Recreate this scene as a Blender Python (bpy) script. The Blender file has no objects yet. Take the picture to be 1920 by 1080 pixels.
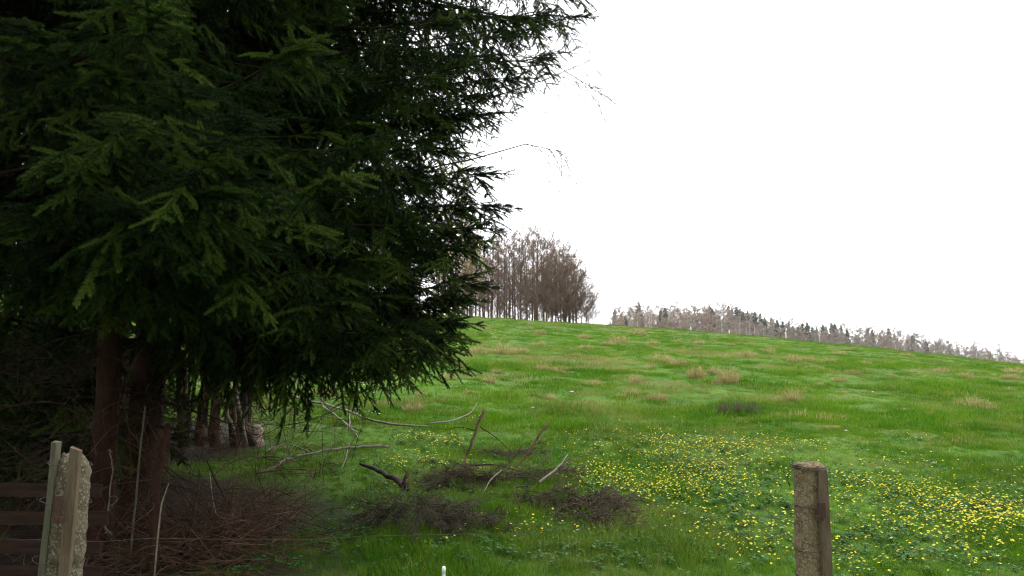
import bpy, math, random
import numpy as np
from mathutils import Vector

# ------------------------------------------------------------------ camera, sky, sun, exposure
S = bpy.context.scene
COL = S.collection
EYE = np.array([0.0, 0.0, 1.6])
PITCH = math.radians(6.0)
cam = bpy.data.cameras.new('camera')
cam.lens, cam.sensor_width, cam.clip_start, cam.clip_end = 28.1, 36.0, 0.05, 6000
cam_o = bpy.data.objects.new('camera', cam)
cam_o.location = EYE
cam_o.rotation_euler = (math.radians(90) + PITCH, 0, 0)
COL.objects.link(cam_o)
S.camera = cam_o

SUN_EL, SUN_AZ = math.radians(66), math.radians(-20)      # azimuth clockwise from the view direction (+Y): high, beyond the spruces
world = bpy.data.worlds.new('World')
S.world = world
world.use_nodes = True
wn, wl = world.node_tree.nodes, world.node_tree.links
wn.clear()
sky = wn.new('ShaderNodeTexSky')
sky.sky_type = 'NISHITA'
sky.sun_disc = False
sky.sun_elevation, sky.sun_rotation = SUN_EL, SUN_AZ
sky.air_density, sky.dust_density, sky.ozone_density = 1.0, 4.0, 1.0
hs = wn.new('ShaderNodeHueSaturation')
hs.inputs['Saturation'].default_value = 0.1
mixw = wn.new('ShaderNodeMix')                            # closed, even cloud cover over the clear sky
mixw.data_type = 'RGBA'
mixw.inputs['Factor'].default_value = 0.85
mixw.inputs['B'].default_value = (12.0, 12.15, 12.5, 1)
bg = wn.new('ShaderNodeBackground')
bg.inputs['Strength'].default_value = 0.1
wo = wn.new('ShaderNodeOutputWorld')
wl.new(sky.outputs[0], hs.inputs['Color'])
wl.new(hs.outputs[0], mixw.inputs['A'])
wl.new(mixw.outputs['Result'], bg.inputs['Color'])
wl.new(bg.outputs[0], wo.inputs['Surface'])

sun = bpy.data.lights.new('sun', 'SUN')
sun.energy, sun.angle, sun.color = 0.9, math.radians(40), (1.0, 0.97, 0.93)
sun_o = bpy.data.objects.new('sun', sun)
sd = Vector((math.sin(SUN_AZ) * math.cos(SUN_EL), math.cos(SUN_AZ) * math.cos(SUN_EL), math.sin(SUN_EL)))
sun_o.rotation_euler = (-sd).to_track_quat('-Z', 'Y').to_euler()
sun_o.location = (0, 0, 60)
COL.objects.link(sun_o)

S.view_settings.view_transform = 'Standard'
S.view_settings.look = 'None'
S.view_settings.gamma = 1.0
S.view_settings.exposure = 1.3
S.render.engine = 'CYCLES'
S.cycles.max_bounces = 3
S.cycles.diffuse_bounces = 2
S.cycles.transmission_bounces = 2
S.cycles.adaptive_threshold = 0.015
S.cycles.use_denoising = True
S.cycles.denoising_prefilter = 'ACCURATE'
S.cycles.filter_width = 1.2

# ------------------------------------------------------------------ helpers
rng = np.random.default_rng(7)
rnd = random.Random(11)
PI = math.pi

_tab = np.random.default_rng(3).random((256, 256))
def vnoise(x, y, sc, seed=0):
    x = np.asarray(x, float) / sc + 37.3 * seed + 1000; y = np.asarray(y, float) / sc + 91.7 * seed + 1000
    xi, yi = np.floor(x).astype(int), np.floor(y).astype(int)
    fx, fy = x - xi, y - yi
    fx, fy = fx * fx * (3 - 2 * fx), fy * fy * (3 - 2 * fy)
    g = lambda a, b: _tab[a % 256, b % 256]
    return (g(xi, yi) * (1 - fx) + g(xi + 1, yi) * fx) * (1 - fy) + (g(xi, yi + 1) * (1 - fx) + g(xi + 1, yi + 1) * fx) * fy
def fbm(x, y, sc, seed=0, o=3):
    v, a, t = 0, 1.0, 0
    for i in range(o):
        v = v + a * vnoise(x, y, sc / 2 ** i, seed + i); t += a; a *= .5
    return v / t
def ss(a, b, v):
    t = np.clip((np.asarray(v, float) - a) / (b - a), 0, 1)
    return t * t * (3 - 2 * t)

def height(x, y):
    """the lie of the land: flat verge at the fence, a meadow climbing to a crest 95 m off and falling to the right, a wooded hill behind"""
    x, y = np.asarray(x, float), np.asarray(y, float)
    yy = np.maximum(y - 4, 0)
    yy = np.where(yy < 4, yy * yy / 8, yy - 2)
    p = .0885 * np.minimum(yy, 79)
    q = np.clip(y - 85, 0, 90)
    q1 = np.minimum(q, 50)
    p = p + .0885 * q1 - .00137 * q1 * q1 - .048 * np.maximum(q - 50, 0)
    xc = np.clip(x, -70, 110)
    near = p + ss(3, 24, y) * (-.0547 * xc - .00061 * xc * np.abs(xc) * np.where(xc > 0, 1, .25))
    u = np.clip(x / np.maximum(y, 200), -.7, .95)
    far = 1.6 + 350 * (.036 - .0547 * u - .062 * u * np.abs(u)) + .07 * np.clip(y - 350, -60, 140)
    w = ss(140, 300, y)
    z = near * (1 - w) + far * w
    z = z + (fbm(x, y, 2.6, 1) - .5) * .2 * ss(4, 9, y) + (fbm(x, y, 15, 5) - .5) * .55 * ss(10, 45, y)
    z = z + (fbm(x, y, .6, 9, 2) - .5) * .07 * ss(3, 5, y) + (fbm(x, y, 1.3, 13, 2) - .5) * .16 * ss(5, 12, y)
    z = np.where(y > 600, z - (y - 600) * .03, z)
    return z
def hz(x, y):
    return float(height(x, y))

CF, SF = math.cos(PITCH), math.sin(PITCH)
def ray(px, py):
    a, b = (px - 960) / 1500., (540 - py) / 1500.
    return np.array([a, CF - b * SF, SF + b * CF])
def P(px, py, Y):
    d = ray(px, py)
    return EYE + d * (Y / d[1])
def G(px, py, lo=4.0, hi=130.0):
    """the spot of the meadow seen in that direction"""
    d = ray(px, py)
    ys = np.geomspace(lo, hi, 900)
    pts = EYE[None] + d[None] * (ys / d[1])[:, None]
    below = pts[:, 2] < height(pts[:, 0], pts[:, 1])
    i = int(np.argmax(below)) if below.any() else len(ys) - 1
    x, y = pts[i, 0], pts[i, 1]
    return np.array([x, y, hz(x, y)])

_ring = {}
def ring_faces(n, sides):
    k_ = (n, sides)
    if k_ not in _ring:
        _ring[k_] = np.array([(i * sides + k, i * sides + (k + 1) % sides, (i + 1) * sides + (k + 1) % sides, (i + 1) * sides + k) for i in range(n - 1) for k in range(sides)])
        th = 2 * PI * np.arange(sides) / sides
        _ring[sides] = np.stack([np.cos(th), np.sin(th)], 1)
    return _ring[k_]
class MB:
    """collects tubes, boxes and blades; build() links them as one mesh object"""
    def __init__(s):
        s.v, s.f, s.n, s.smooth = [], [], 0, True
    def add(s, verts, faces, mi=0):
        verts = np.asarray(verts, float).reshape(-1, 3)
        s.v.append(verts)
        if isinstance(faces, np.ndarray): s.f.append((faces + s.n, mi))
        else:
            by = {}
            for f in faces: by.setdefault(len(f), []).append(f)
            for fl in by.values(): s.f.append((np.array(fl) + s.n, mi))
        s.n += len(verts)
    def tube(s, pts, rad, sides=5, mi=0, cap=False, jit=0.0, rg=None):
        pts = np.asarray(pts, float)
        n = len(pts)
        rad = np.full(n, float(rad)) if np.isscalar(rad) else np.asarray(rad, float)
        fs = ring_faces(n, sides); cs = _ring[sides]
        if sides <= 4 and not jit:
            t = pts[-1] - pts[0]; t = t / (math.sqrt(t @ t) + 1e-9)
            u = np.array([t[1], -t[0], 0.0]) if abs(t[2]) < .9 else np.array([0.0, t[2], -t[1]])
            u = u / (math.sqrt(u @ u) + 1e-9); w = np.array([t[1] * u[2] - t[2] * u[1], t[2] * u[0] - t[0] * u[2], t[0] * u[1] - t[1] * u[0]])
            o = cs[:, :1] * u + cs[:, 1:] * w
            vs = (pts[:, None] + rad[:, None, None] * o[None]).reshape(-1, 3)
        else:
            t0 = pts[1] - pts[0]
            a = np.array([0, 0, 1.0]) if abs(t0[2]) < .8 * np.linalg.norm(t0) else np.array([1.0, 0, 0])
            vs = []
            for i in range(n):
                t = pts[min(i + 1, n - 1)] - pts[max(i - 1, 0)]
                t = t / (np.linalg.norm(t) + 1e-9)
                u = np.cross(a, t); u /= np.linalg.norm(u) + 1e-9
                w = np.cross(t, u); a = w
                r = rad[i] * (1 + (rg.uniform(-jit, jit, sides) if jit else 0) + np.zeros(sides))
                vs.append(pts[i] + r[:, None] * (cs[:, :1] * u + cs[:, 1:] * w))
            vs = np.concatenate(vs)
        base = s.n
        s.add(vs, fs, mi)
        if cap:
            s.f.append((np.array([range(sides)])[:, ::-1] + base, mi)); s.f.append((np.array([range(sides)]) + base + (n - 1) * sides, mi))
    def blade(s, base, tip, w, bend, side, mi=0):
        """a grass blade of two bent pieces"""
        b, t, sd_ = np.asarray(base), np.asarray(tip), np.asarray(side) * w
        mid = (b + t) / 2 + np.asarray(bend)
        s.add([b - sd_, b + sd_, mid + sd_ * .8, mid - sd_ * .8, t], [(0, 1, 2, 3), (3, 2, 4)], mi)
    def box(s, c, size, ax=None, mi=0):
        c = np.asarray(c, float); h = np.asarray(size, float) / 2
        ax = np.eye(3) if ax is None else ax
        vs = [c + ax @ (np.array([i, j, k]) * h) for i in (-1, 1) for j in (-1, 1) for k in (-1, 1)]
        s.add(vs, [(0, 1, 3, 2), (4, 6, 7, 5), (0, 4, 5, 1), (2, 3, 7, 6), (0, 2, 6, 4), (1, 5, 7, 3)], mi)
    def mesh(s, name, mats):
        me = bpy.data.meshes.new(name)
        v = np.concatenate(s.v)
        tot = np.concatenate([np.full(len(f), f.shape[1], np.int32) for f, _ in s.f])
        mi = np.concatenate([np.full(len(f), m_, np.int32) for f, m_ in s.f])
        lp = np.concatenate([f.ravel() for f, _ in s.f]).astype(np.int32)
        me.vertices.add(len(v)); me.vertices.foreach_set('co', v.astype(np.float32).ravel())
        me.loops.add(len(lp)); me.loops.foreach_set('vertex_index', lp)
        me.polygons.add(len(tot)); me.polygons.foreach_set('loop_start', np.concatenate([[0], np.cumsum(tot)[:-1]]).astype(np.int32))
        for m in (mats if isinstance(mats, (list, tuple)) else [mats]): me.materials.append(m)
        me.polygons.foreach_set('material_index', mi)
        me.polygons.foreach_set('use_smooth', np.full(len(tot), s.smooth))
        me.update(calc_edges=True)
        return me
    def build(s, name, mats, parent=None, loc=None):
        return link(name, s.mesh(name, mats), parent, loc)

def link(name, me, parent=None, loc=None):
    o = bpy.data.objects.new(name, me)
    COL.objects.link(o)
    if parent is not None: o.parent = parent
    if loc is not None: o.location = loc
    return o
def tag(o, label=None, cat=None, group=None, kind=None):
    for k, v in (('label', label), ('category', cat), ('group', group), ('kind', kind)):
        if v: o[k] = v
    return o
def thing(name, label, cat, loc=(0, 0, 0), group=None, rz=0.0, sc=1.0):
    o = bpy.data.objects.new(name, None)
    o.empty_display_size = .1
    COL.objects.link(o)
    o.location, o.rotation_euler, o.scale = loc, (0, 0, rz), (sc, sc, sc)
    return tag(o, label, cat, group)

# ---- materials
def mat(name):
    m = bpy.data.materials.new(name)
    m.use_nodes = True
    nt = m.node_tree
    nt.nodes.clear()
    out = nt.nodes.new('ShaderNodeOutputMaterial')
    return m, nt, out
def N(nt, t, ins=None, **kw):
    n = nt.nodes.new(t)
    for k, v in kw.items(): setattr(n, k, v)
    for k, v in (ins or {}).items():
        if hasattr(v, 'is_linked') or isinstance(v, bpy.types.NodeSocket): nt.links.new(v, n.inputs[k])
        else: n.inputs[k].default_value = v
    return n
def c4(c): return (c[0], c[1], c[2], 1)
def mixc(nt, f, a, b):
    n = nt.nodes.new('ShaderNodeMix'); n.data_type = 'RGBA'
    for i, v in ((0, f), (6, a), (7, b)):
        if isinstance(v, bpy.types.NodeSocket): nt.links.new(v, n.inputs[i])
        else: n.inputs[i].default_value = c4(v) if i else v
    return n.outputs[2]
def ramp(nt, v, a, b, lo=0.0, hi=1.0):
    n = N(nt, 'ShaderNodeMapRange', {0: v, 1: a, 2: b, 3: lo, 4: hi})
    n.interpolation_type = 'SMOOTHSTEP'
    return n.outputs[0]
def noise(nt, scale, detail=3, rough=.6, vec=None):
    n = N(nt, 'ShaderNodeTexNoise', {'Scale': scale, 'Detail': detail, 'Roughness': rough})
    if vec is not None: nt.links.new(vec, n.inputs['Vector'])
    return n.outputs['Fac']

def m_leaf(name, cols, trans=.35, dry=None, nscale=.5, rough=.55, tcol=None, spec=.25):
    """thin living matter: colour wanders between cols from plant to plant and over the ground, light passes through"""
    m, nt, out = mat(name)
    geo = N(nt, 'ShaderNodeNewGeometry')
    info = N(nt, 'ShaderNodeObjectInfo')
    n1 = noise(nt, nscale, 4, .6, geo.outputs['Position'])
    c = mixc(nt, ramp(nt, n1, .33, .67), cols[0], cols[1])
    if len(cols) > 2: c = mixc(nt, ramp(nt, info.outputs['Random'], .45, 1), c, cols[2])
    if dry is not None:
        at = N(nt, 'ShaderNodeAttribute', attribute_type='INSTANCER', attribute_name='dry')
        c = mixc(nt, at.outputs['Fac'], c, dry)
    pr = N(nt, 'ShaderNodeBsdfPrincipled', {'Base Color': c, 'Roughness': rough, 'Specular IOR Level': spec})
    sh = pr.outputs[0]
    if trans:
        tr = N(nt, 'ShaderNodeBsdfTranslucent', {'Color': c})
        sh = N(nt, 'ShaderNodeMixShader', {0: trans, 1: sh, 2: tr.outputs[0]}).outputs[0]
    nt.links.new(sh, out.inputs[0])
    return m

def m_solid(name, cols, scale=8, rough=.8, bump=.4, bscale=40, spec=.2, stretch=None, spots=None, metal=0, dist=.01, pebbles=0):
    """bark, wood, concrete, rust: colour mottling in the thing's own space plus fine relief"""
    m, nt, out = mat(name)
    tc = N(nt, 'ShaderNodeTexCoord').outputs['Object']
    if stretch: tc = N(nt, 'ShaderNodeMapping', {'Vector': tc, 'Scale': stretch}).outputs[0]
    n1 = noise(nt, scale, 5, .65, tc)
    c = mixc(nt, ramp(nt, n1, .32, .68), cols[0], cols[1])
    if spots:
        n2 = noise(nt, spots[1], 3, .6, tc)
        c = mixc(nt, ramp(nt, n2, spots[2], spots[2] + .12), c, spots[0])
    n3 = noise(nt, bscale, 4, .7, tc)
    c = mixc(nt, ramp(nt, n3, .25, .7, .55, 0), c, (cols[0][0] * .45, cols[0][1] * .45, cols[0][2] * .45))
    if pebbles:
        vo = N(nt, 'ShaderNodeTexVoronoi', {'Vector': tc, 'Scale': pebbles})
        pc = N(nt, 'ShaderNodeSeparateColor', {0: vo.outputs['Color']})
        c = mixc(nt, ramp(nt, pc.outputs[0], .55, .95, 0, .55), c, (.30, .27, .21))
        c = mixc(nt, ramp(nt, pc.outputs[1], .65, .95, 0, .5), c, (.07, .055, .04))
    bp = N(nt, 'ShaderNodeBump', {'Strength': bump, 'Distance': dist, 'Height': n3})
    pr = N(nt, 'ShaderNodeBsdfPrincipled', {'Base Color': c, 'Roughness': rough, 'Specular IOR Level': spec, 'Metallic': metal, 'Normal': bp.outputs[0]})
    nt.links.new(pr.outputs[0], out.inputs[0])
    return m

M = {}
M['grass'] = m_leaf('grass_blade', [(.028, .115, .003), (.082, .200, .004), (.125, .215, .009)], .35, (.30, .24, .10), .35, spec=.08)
M['needle'] = m_leaf('spruce_needle', [(.006, .015, .003), (.017, .039, .006), (.074, .122, .016)], .10, None, 1.2, .5, spec=.1)
M['straw'] = m_leaf('straw', [(.42, .35, .165), (.21, .185, .06), (.31, .25, .11)], .25, None, 5, .7, spec=.1)
M['dark_twig'] = m_leaf('dark_twig', [(.085, .065, .042), (.13, .10, .06), (.10, .075, .05)], .0, None, 3, .8)
M['petal'] = m_leaf('yellow_petal', [(.66, .57, .015), (.72, .65, .035)], .3, None, 9, .4)
M['white_petal'] = m_leaf('white_petal', [(.8, .8, .76), (.75, .75, .7)], .3, None, 9, .5)
M['leaf'] = m_leaf('herb_leaf', [(.040, .115, .020), (.085, .17, .045), (.06, .13, .032)], .3, None, 2.0, .6, spec=.15)
M['bud_leaf'] = m_leaf('budding_leaf', [(.36, .38, .16), (.30, .30, .13)], .35, None, 2.0, .6)
M['bark_spruce'] = m_solid('spruce_bark', [(.030, .014, .009), (.056, .027, .017)], 6, .9, .9, 22, .1, (1, 1, .45), dist=.02)
M['twig_brown'] = m_solid('brown_twig_bark', [(.028, .018, .012), (.055, .035, .023)], 9, .85, .3, 60, .15)
M['twig_red'] = m_solid('reddish_dead_twig', [(.065, .036, .022), (.13, .074, .046)], 9, .85, .3, 60, .15)
M['twig_pale'] = m_solid('pale_branch_bark', [(.11, .10, .073), (.20, .18, .135)], 12, .75, .3, 60, .2, None, ((.16, .13, .09), 20, .6))
M['dead_spruce'] = m_leaf('dead_spruce_twig', [(.045, .034, .021), (.085, .062, .038), (.06, .05, .03)], .0, None, 4, .9)
M['bark_grey'] = m_solid('grey_brown_bark', [(.085, .062, .05), (.13, .098, .08)], 1.2, .9, .5, 8, .1)
M['twig_grey'] = m_solid('grey_twig', [(.135, .092, .062), (.18, .125, .088)], .7, .9, 0, 8, .1)
M['hazed_grey'] = m_solid('hazed_grey_twig', [(.24, .205, .165), (.31, .265, .22)], .3, .9, 0, 8, .1)  # twig grey lightened: part of the distance haze is in the colour
M['hazed_rust'] = m_solid('hazed_rusty_twig', [(.26, .20, .145), (.34, .265, .20)], .3, .9, 0, 8, .1)  # rust tone paled the same way, haze mixed into the colour
M['twig_rust'] = m_solid('rusty_twig', [(.16, .098, .062), (.21, .132, .088)], .7, .9, 0, 8, .1)
M['bark_birch'] = m_solid('birch_bark', [(.62, .60, .56), (.72, .70, .66)], 3, .7, .2, 10, .2, (1, 1, 4), ((.08, .07, .06), 5, .62))
M['hazed_needle'] = m_leaf('hazed_spruce_needle', [(.048, .068, .044), (.062, .082, .052), (.055, .070, .048)], .0, None, .1, .8)  # needle green paled to carry some distance haze in the colour
M['concrete'] = m_solid('pebbly_concrete', [(.085, .069, .042), (.155, .128, .083)], 26, .92, 1.0, 130, .15, None, ((.10, .095, .04), 9, .55), dist=.006, pebbles=190)
M['concrete_dark'] = m_solid('brown_weathered_concrete', [(.13, .088, .045), (.25, .19, .108)], 22, .92, 1.0, 120, .15, None, ((.075, .05, .03), 7, .58), dist=.006, pebbles=190)
M['wood'] = m_solid('weathered_batten', [(.085, .060, .038), (.14, .105, .07)], 14, .85, .6, 70, .15, (6, 6, .5), dist=.004)
M['wood_grey'] = m_solid('grey_green_lath', [(.075, .072, .048), (.12, .112, .076)], 14, .85, .5, 70, .15, (6, 6, .5), dist=.004)
M['board'] = m_solid('old_brown_board', [(.020, .011, .008), (.040, .022, .015)], 8, .9, .6, 40, .1, (.4, 6, 6), dist=.004)
M['rust'] = m_solid('rusty_steel', [(.045, .026, .020), (.085, .045, .03)], 30, .8, .4, 90, .3, metal=.2, dist=.003)
M['wire'] = m_solid('old_wire', [(.05, .04, .032), (.09, .075, .06)], 30, .7, 0, 90, .3, metal=.2)
M['white_peg'] = m_solid('white_plastic', [(.72, .72, .70), (.78, .78, .76)], 20, .45, .1, 60, .4, dist=.002)
M['post_pale'] = m_solid('pale_split_post', [(.55, .50, .42), (.66, .61, .53)], 6, .85, .4, 30, .2)
M['stone'] = m_solid('pale_stone', [(.42, .40, .36), (.55, .52, .47)], 8, .9, .6, 40, .2)

# ------------------------------------------------------------------ the ground
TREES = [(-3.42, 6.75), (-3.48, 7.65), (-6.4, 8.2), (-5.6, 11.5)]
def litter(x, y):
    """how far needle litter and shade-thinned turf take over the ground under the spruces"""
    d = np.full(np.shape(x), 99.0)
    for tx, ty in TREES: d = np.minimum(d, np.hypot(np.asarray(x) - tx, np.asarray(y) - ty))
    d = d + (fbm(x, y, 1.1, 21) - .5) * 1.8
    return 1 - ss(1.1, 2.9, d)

ys = np.concatenate([np.linspace(-40, 2, 15)[:-1], np.linspace(2, 14, 90)[:-1], np.geomspace(14, 130, 130)[:-1], np.geomspace(130, 650, 50)[:-1], np.geomspace(650, 4000, 10)])
half = np.concatenate([np.linspace(0, 9, 90)[:-1], np.geomspace(9, 100, 90)[:-1], np.geomspace(100, 500, 26)[:-1], np.geomspace(500, 3500, 9)])
xs = np.concatenate([-half[::-1][:-1], half])
X, Y = np.meshgrid(xs, ys)
Z = height(X, Y)
me = bpy.data.meshes.new('meadow')
ny, nx = X.shape
vs = np.stack([X, Y, Z], -1).reshape(-1, 3)
i, j = np.meshgrid(np.arange(ny - 1), np.arange(nx - 1), indexing='ij')
q = np.stack([i * nx + j, i * nx + j + 1, (i + 1) * nx + j + 1, (i + 1) * nx + j], -1).reshape(-1, 4)
me.vertices.add(len(vs)); me.vertices.foreach_set('co', vs.ravel())
me.loops.add(q.size); me.loops.foreach_set('vertex_index', q.ravel().astype(np.int32))
me.polygons.add(len(q)); me.polygons.foreach_set('loop_start', np.arange(len(q), dtype=np.int32) * 4)
me.polygons.foreach_set('use_smooth', np.ones(len(q), bool))
me.update(calc_edges=True)
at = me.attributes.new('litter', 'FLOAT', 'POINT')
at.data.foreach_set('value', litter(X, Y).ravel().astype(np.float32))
m, nt, out = mat('turf_ground')
geo = N(nt, 'ShaderNodeNewGeometry').outputs['Position']
c = mixc(nt, ramp(nt, noise(nt, .6, 5, .65, geo), .35, .65), (.034, .088, .008), (.062, .125, .011))
c = mixc(nt, ramp(nt, noise(nt, .22, 5, .6, geo), .52, .72), c, (.085, .105, .024))
c = mixc(nt, ramp(nt, noise(nt, 3.5, 4, .7, geo), .55, .75), c, (.05, .055, .022))
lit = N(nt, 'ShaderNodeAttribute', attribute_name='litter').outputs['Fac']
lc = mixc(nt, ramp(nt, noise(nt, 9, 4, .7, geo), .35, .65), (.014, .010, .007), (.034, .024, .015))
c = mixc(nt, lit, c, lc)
far = N(nt, 'ShaderNodeSeparateXYZ', {0: geo}).outputs['Y']
c = mixc(nt, ramp(nt, far, 150, 220), c, (.075, .065, .045))          # the leaf-strewn floor of the far wood
bp = N(nt, 'ShaderNodeBump', {'Strength': .8, 'Distance': .04, 'Height': noise(nt, 14, 4, .7, geo)})
pr = N(nt, 'ShaderNodeBsdfPrincipled', {'Base Color': c, 'Roughness': .95, 'Specular IOR Level': .1, 'Normal': bp.outputs[0]})
nt.links.new(pr.outputs[0], out.inputs[0])
me.materials.append(m)
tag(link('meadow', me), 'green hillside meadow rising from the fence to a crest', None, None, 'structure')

# ------------------------------------------------------------------ scattering (for what nobody could count)
def proto(name, mb, mats):
    return bpy.data.objects.new(name, mb.mesh(name, mats))       # kept out of the scene; only its shape is used

def scatter(name, protos, pos, rot, scl, var, attrs=None, parent=None, mats=None):
    me = bpy.data.meshes.new(name)
    n = len(pos)
    me.vertices.add(n)
    me.vertices.foreach_set('co', np.asarray(pos, np.float32).ravel())
    def put(k, typ, v, f):
        a = me.attributes.new(k, typ, 'POINT'); a.data.foreach_set(f, v.ravel())
    put('turn', 'FLOAT_VECTOR', np.asarray(rot, np.float32), 'vector')
    put('size', 'FLOAT', np.asarray(scl, np.float32), 'value')
    put('pick', 'INT', np.asarray(var, np.int32), 'value')
    for k, v in (attrs or {}).items(): put(k, 'FLOAT', np.asarray(v, np.float32), 'value')
    o = link(name, me, parent)
    ng = bpy.data.node_groups.new(name, 'GeometryNodeTree')
    ng.interface.new_socket('Geometry', in_out='INPUT', socket_type='NodeSocketGeometry')
    ng.interface.new_socket('Geometry', in_out='OUTPUT', socket_type='NodeSocketGeometry')
    gi, go = ng.nodes.new('NodeGroupInput'), ng.nodes.new('NodeGroupOutput')
    iop = ng.nodes.new('GeometryNodeInstanceOnPoints')
    join = ng.nodes.new('GeometryNodeJoinGeometry')
    for p in reversed(protos):
        oi = ng.nodes.new('GeometryNodeObjectInfo'); oi.inputs['Object'].default_value = p
        g2 = ng.nodes.new('GeometryNodeGeometryToInstance')
        ng.links.new(oi.outputs['Geometry'], g2.inputs[0]); ng.links.new(g2.outputs[0], join.inputs[0])
    def na(k, t):
        a = ng.nodes.new('GeometryNodeInputNamedAttribute'); a.data_type = t; a.inputs['Name'].default_value = k
        return a.outputs['Attribute']
    e2r = ng.nodes.new('FunctionNodeEulerToRotation')
    ng.links.new(na('turn', 'FLOAT_VECTOR'), e2r.inputs[0])
    ng.links.new(gi.outputs[0], iop.inputs['Points'])
    ng.links.new(join.outputs[0], iop.inputs['Instance'])
    iop.inputs['Pick Instance'].default_value = True
    ng.links.new(na('pick', 'INT'), iop.inputs['Instance Index'])
    ng.links.new(e2r.outputs[0], iop.inputs['Rotation'])
    ng.links.new(na('size', 'FLOAT'), iop.inputs['Scale'])
    ng.links.new(iop.outputs[0], go.inputs[0])
    mod = o.modifiers.new('scatter', 'NODES'); mod.node_group = ng
    return o

def rot_from(xd, up):
    """Euler angles that turn local +X to xd and local +Z towards up (rows of vectors)"""
    xd = xd / np.linalg.norm(xd, axis=1, keepdims=True)
    y = np.cross(up, xd); y /= np.linalg.norm(y, axis=1, keepdims=True) + 1e-9
    z = np.cross(xd, y)
    ry = np.arcsin(np.clip(-xd[:, 2], -1, 1))
    rx = np.arctan2(y[:, 2], z[:, 2])
    rz = np.arctan2(xd[:, 1], xd[:, 0])
    return np.stack([rx, ry, rz], 1)

# ------------------------------------------------------------------ grass
def tuft(seed, n, rad, h, w, lean=.5):
    r = np.random.default_rng(seed); b = MB(); b.smooth = False
    for _ in range(n):
        a, d = r.uniform(0, 2 * PI), rad * math.sqrt(r.random())
        base = np.array([d * math.cos(a), d * math.sin(a), -.01])
        hh = h * r.uniform(.45, 1.1)
        la = a + r.normal(0, .9); ln = hh * r.uniform(.1, lean * 1.6)
        tip = base + np.array([ln * math.cos(la), ln * math.sin(la), hh])
        t2 = r.uniform(0, 2 * PI)
        b.blade(base, tip, w * r.uniform(.6, 1.2), np.array([-math.cos(la) * ln * .25, -math.sin(la) * ln * .25, hh * .12]), np.array([math.cos(t2), math.sin(t2), 0]))
    return b
near_t = [proto('grass_tuft', tuft(k, 34, .10, .095, .0022), M['grass']) for k in range(4)]
far_t = [proto('grass_clump', tuft(40 + k, 64, .34, .115, .007), M['grass']) for k in range(4)]

def spread(n, y0, y1, power):
    """spots over the wedge of land the meadow shows, thinning with distance"""
    t = rng.random(n)
    y = (y0 ** power + t * (y1 ** power - y0 ** power)) ** (1 / power)
    return rng.uniform(-.78, .82, n) * (y + 1.5), y
def lay_grass(name, n, y0, y1, power, protos, base, label):
    x, y = spread(n, y0, y1, power)
    lt = litter(x, y)
    keep = rng.random(n) > lt * .93
    x, y, lt = x[keep], y[keep], lt[keep]
    lush = fbm(x, y, 1.7 if y0 < 20 else 5, 31)
    s = base * (.72 + .75 * ss(.33, .72, lush)) * (.8 + .5 * ss(.45, .75, fbm(x, y, .7 if y0 < 10 else 1.6, 71))) * rng.uniform(.75, 1.25, len(x)) * (1 - .35 * lt)
    dryp = ss(.52, .72, fbm(x, y, 2.2, 51, 4)) * ss(3, 16, y) * (.35 + .65 * ss(.42, .6, fbm(x, y, 12, 61)))
    dry = np.clip(dryp * rng.uniform(.2, 1.0, len(x)) * 1.0 + .12 * rng.random(len(x)) ** 3, 0, .9)
    dry = np.maximum(dry, (rng.random(len(x)) < .05) * rng.uniform(.3, .9, len(x)))
    s = s * np.where(rng.random(len(x)) < .04, rng.uniform(1.2, 1.5, len(x)), 1)
    z = height(x, y)
    r = np.stack([rng.normal(0, .12, len(x)), rng.normal(0, .12, len(x)), rng.uniform(0, 2 * PI, len(x))], 1)
    tag(scatter(name, protos, np.stack([x, y, z], 1), r, s, rng.integers(0, len(protos), len(x)), {'dry': dry}), label, None, None, 'stuff')
lay_grass('grass', 30000, 4.2, 17, 1.2, near_t, .70, 'fresh green spring grass beyond the fence')
lay_grass('hill_grass', 56000, 13, 118, 1.15, far_t, .78, 'short green grass covering the upper slope up to the crest')

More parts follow.
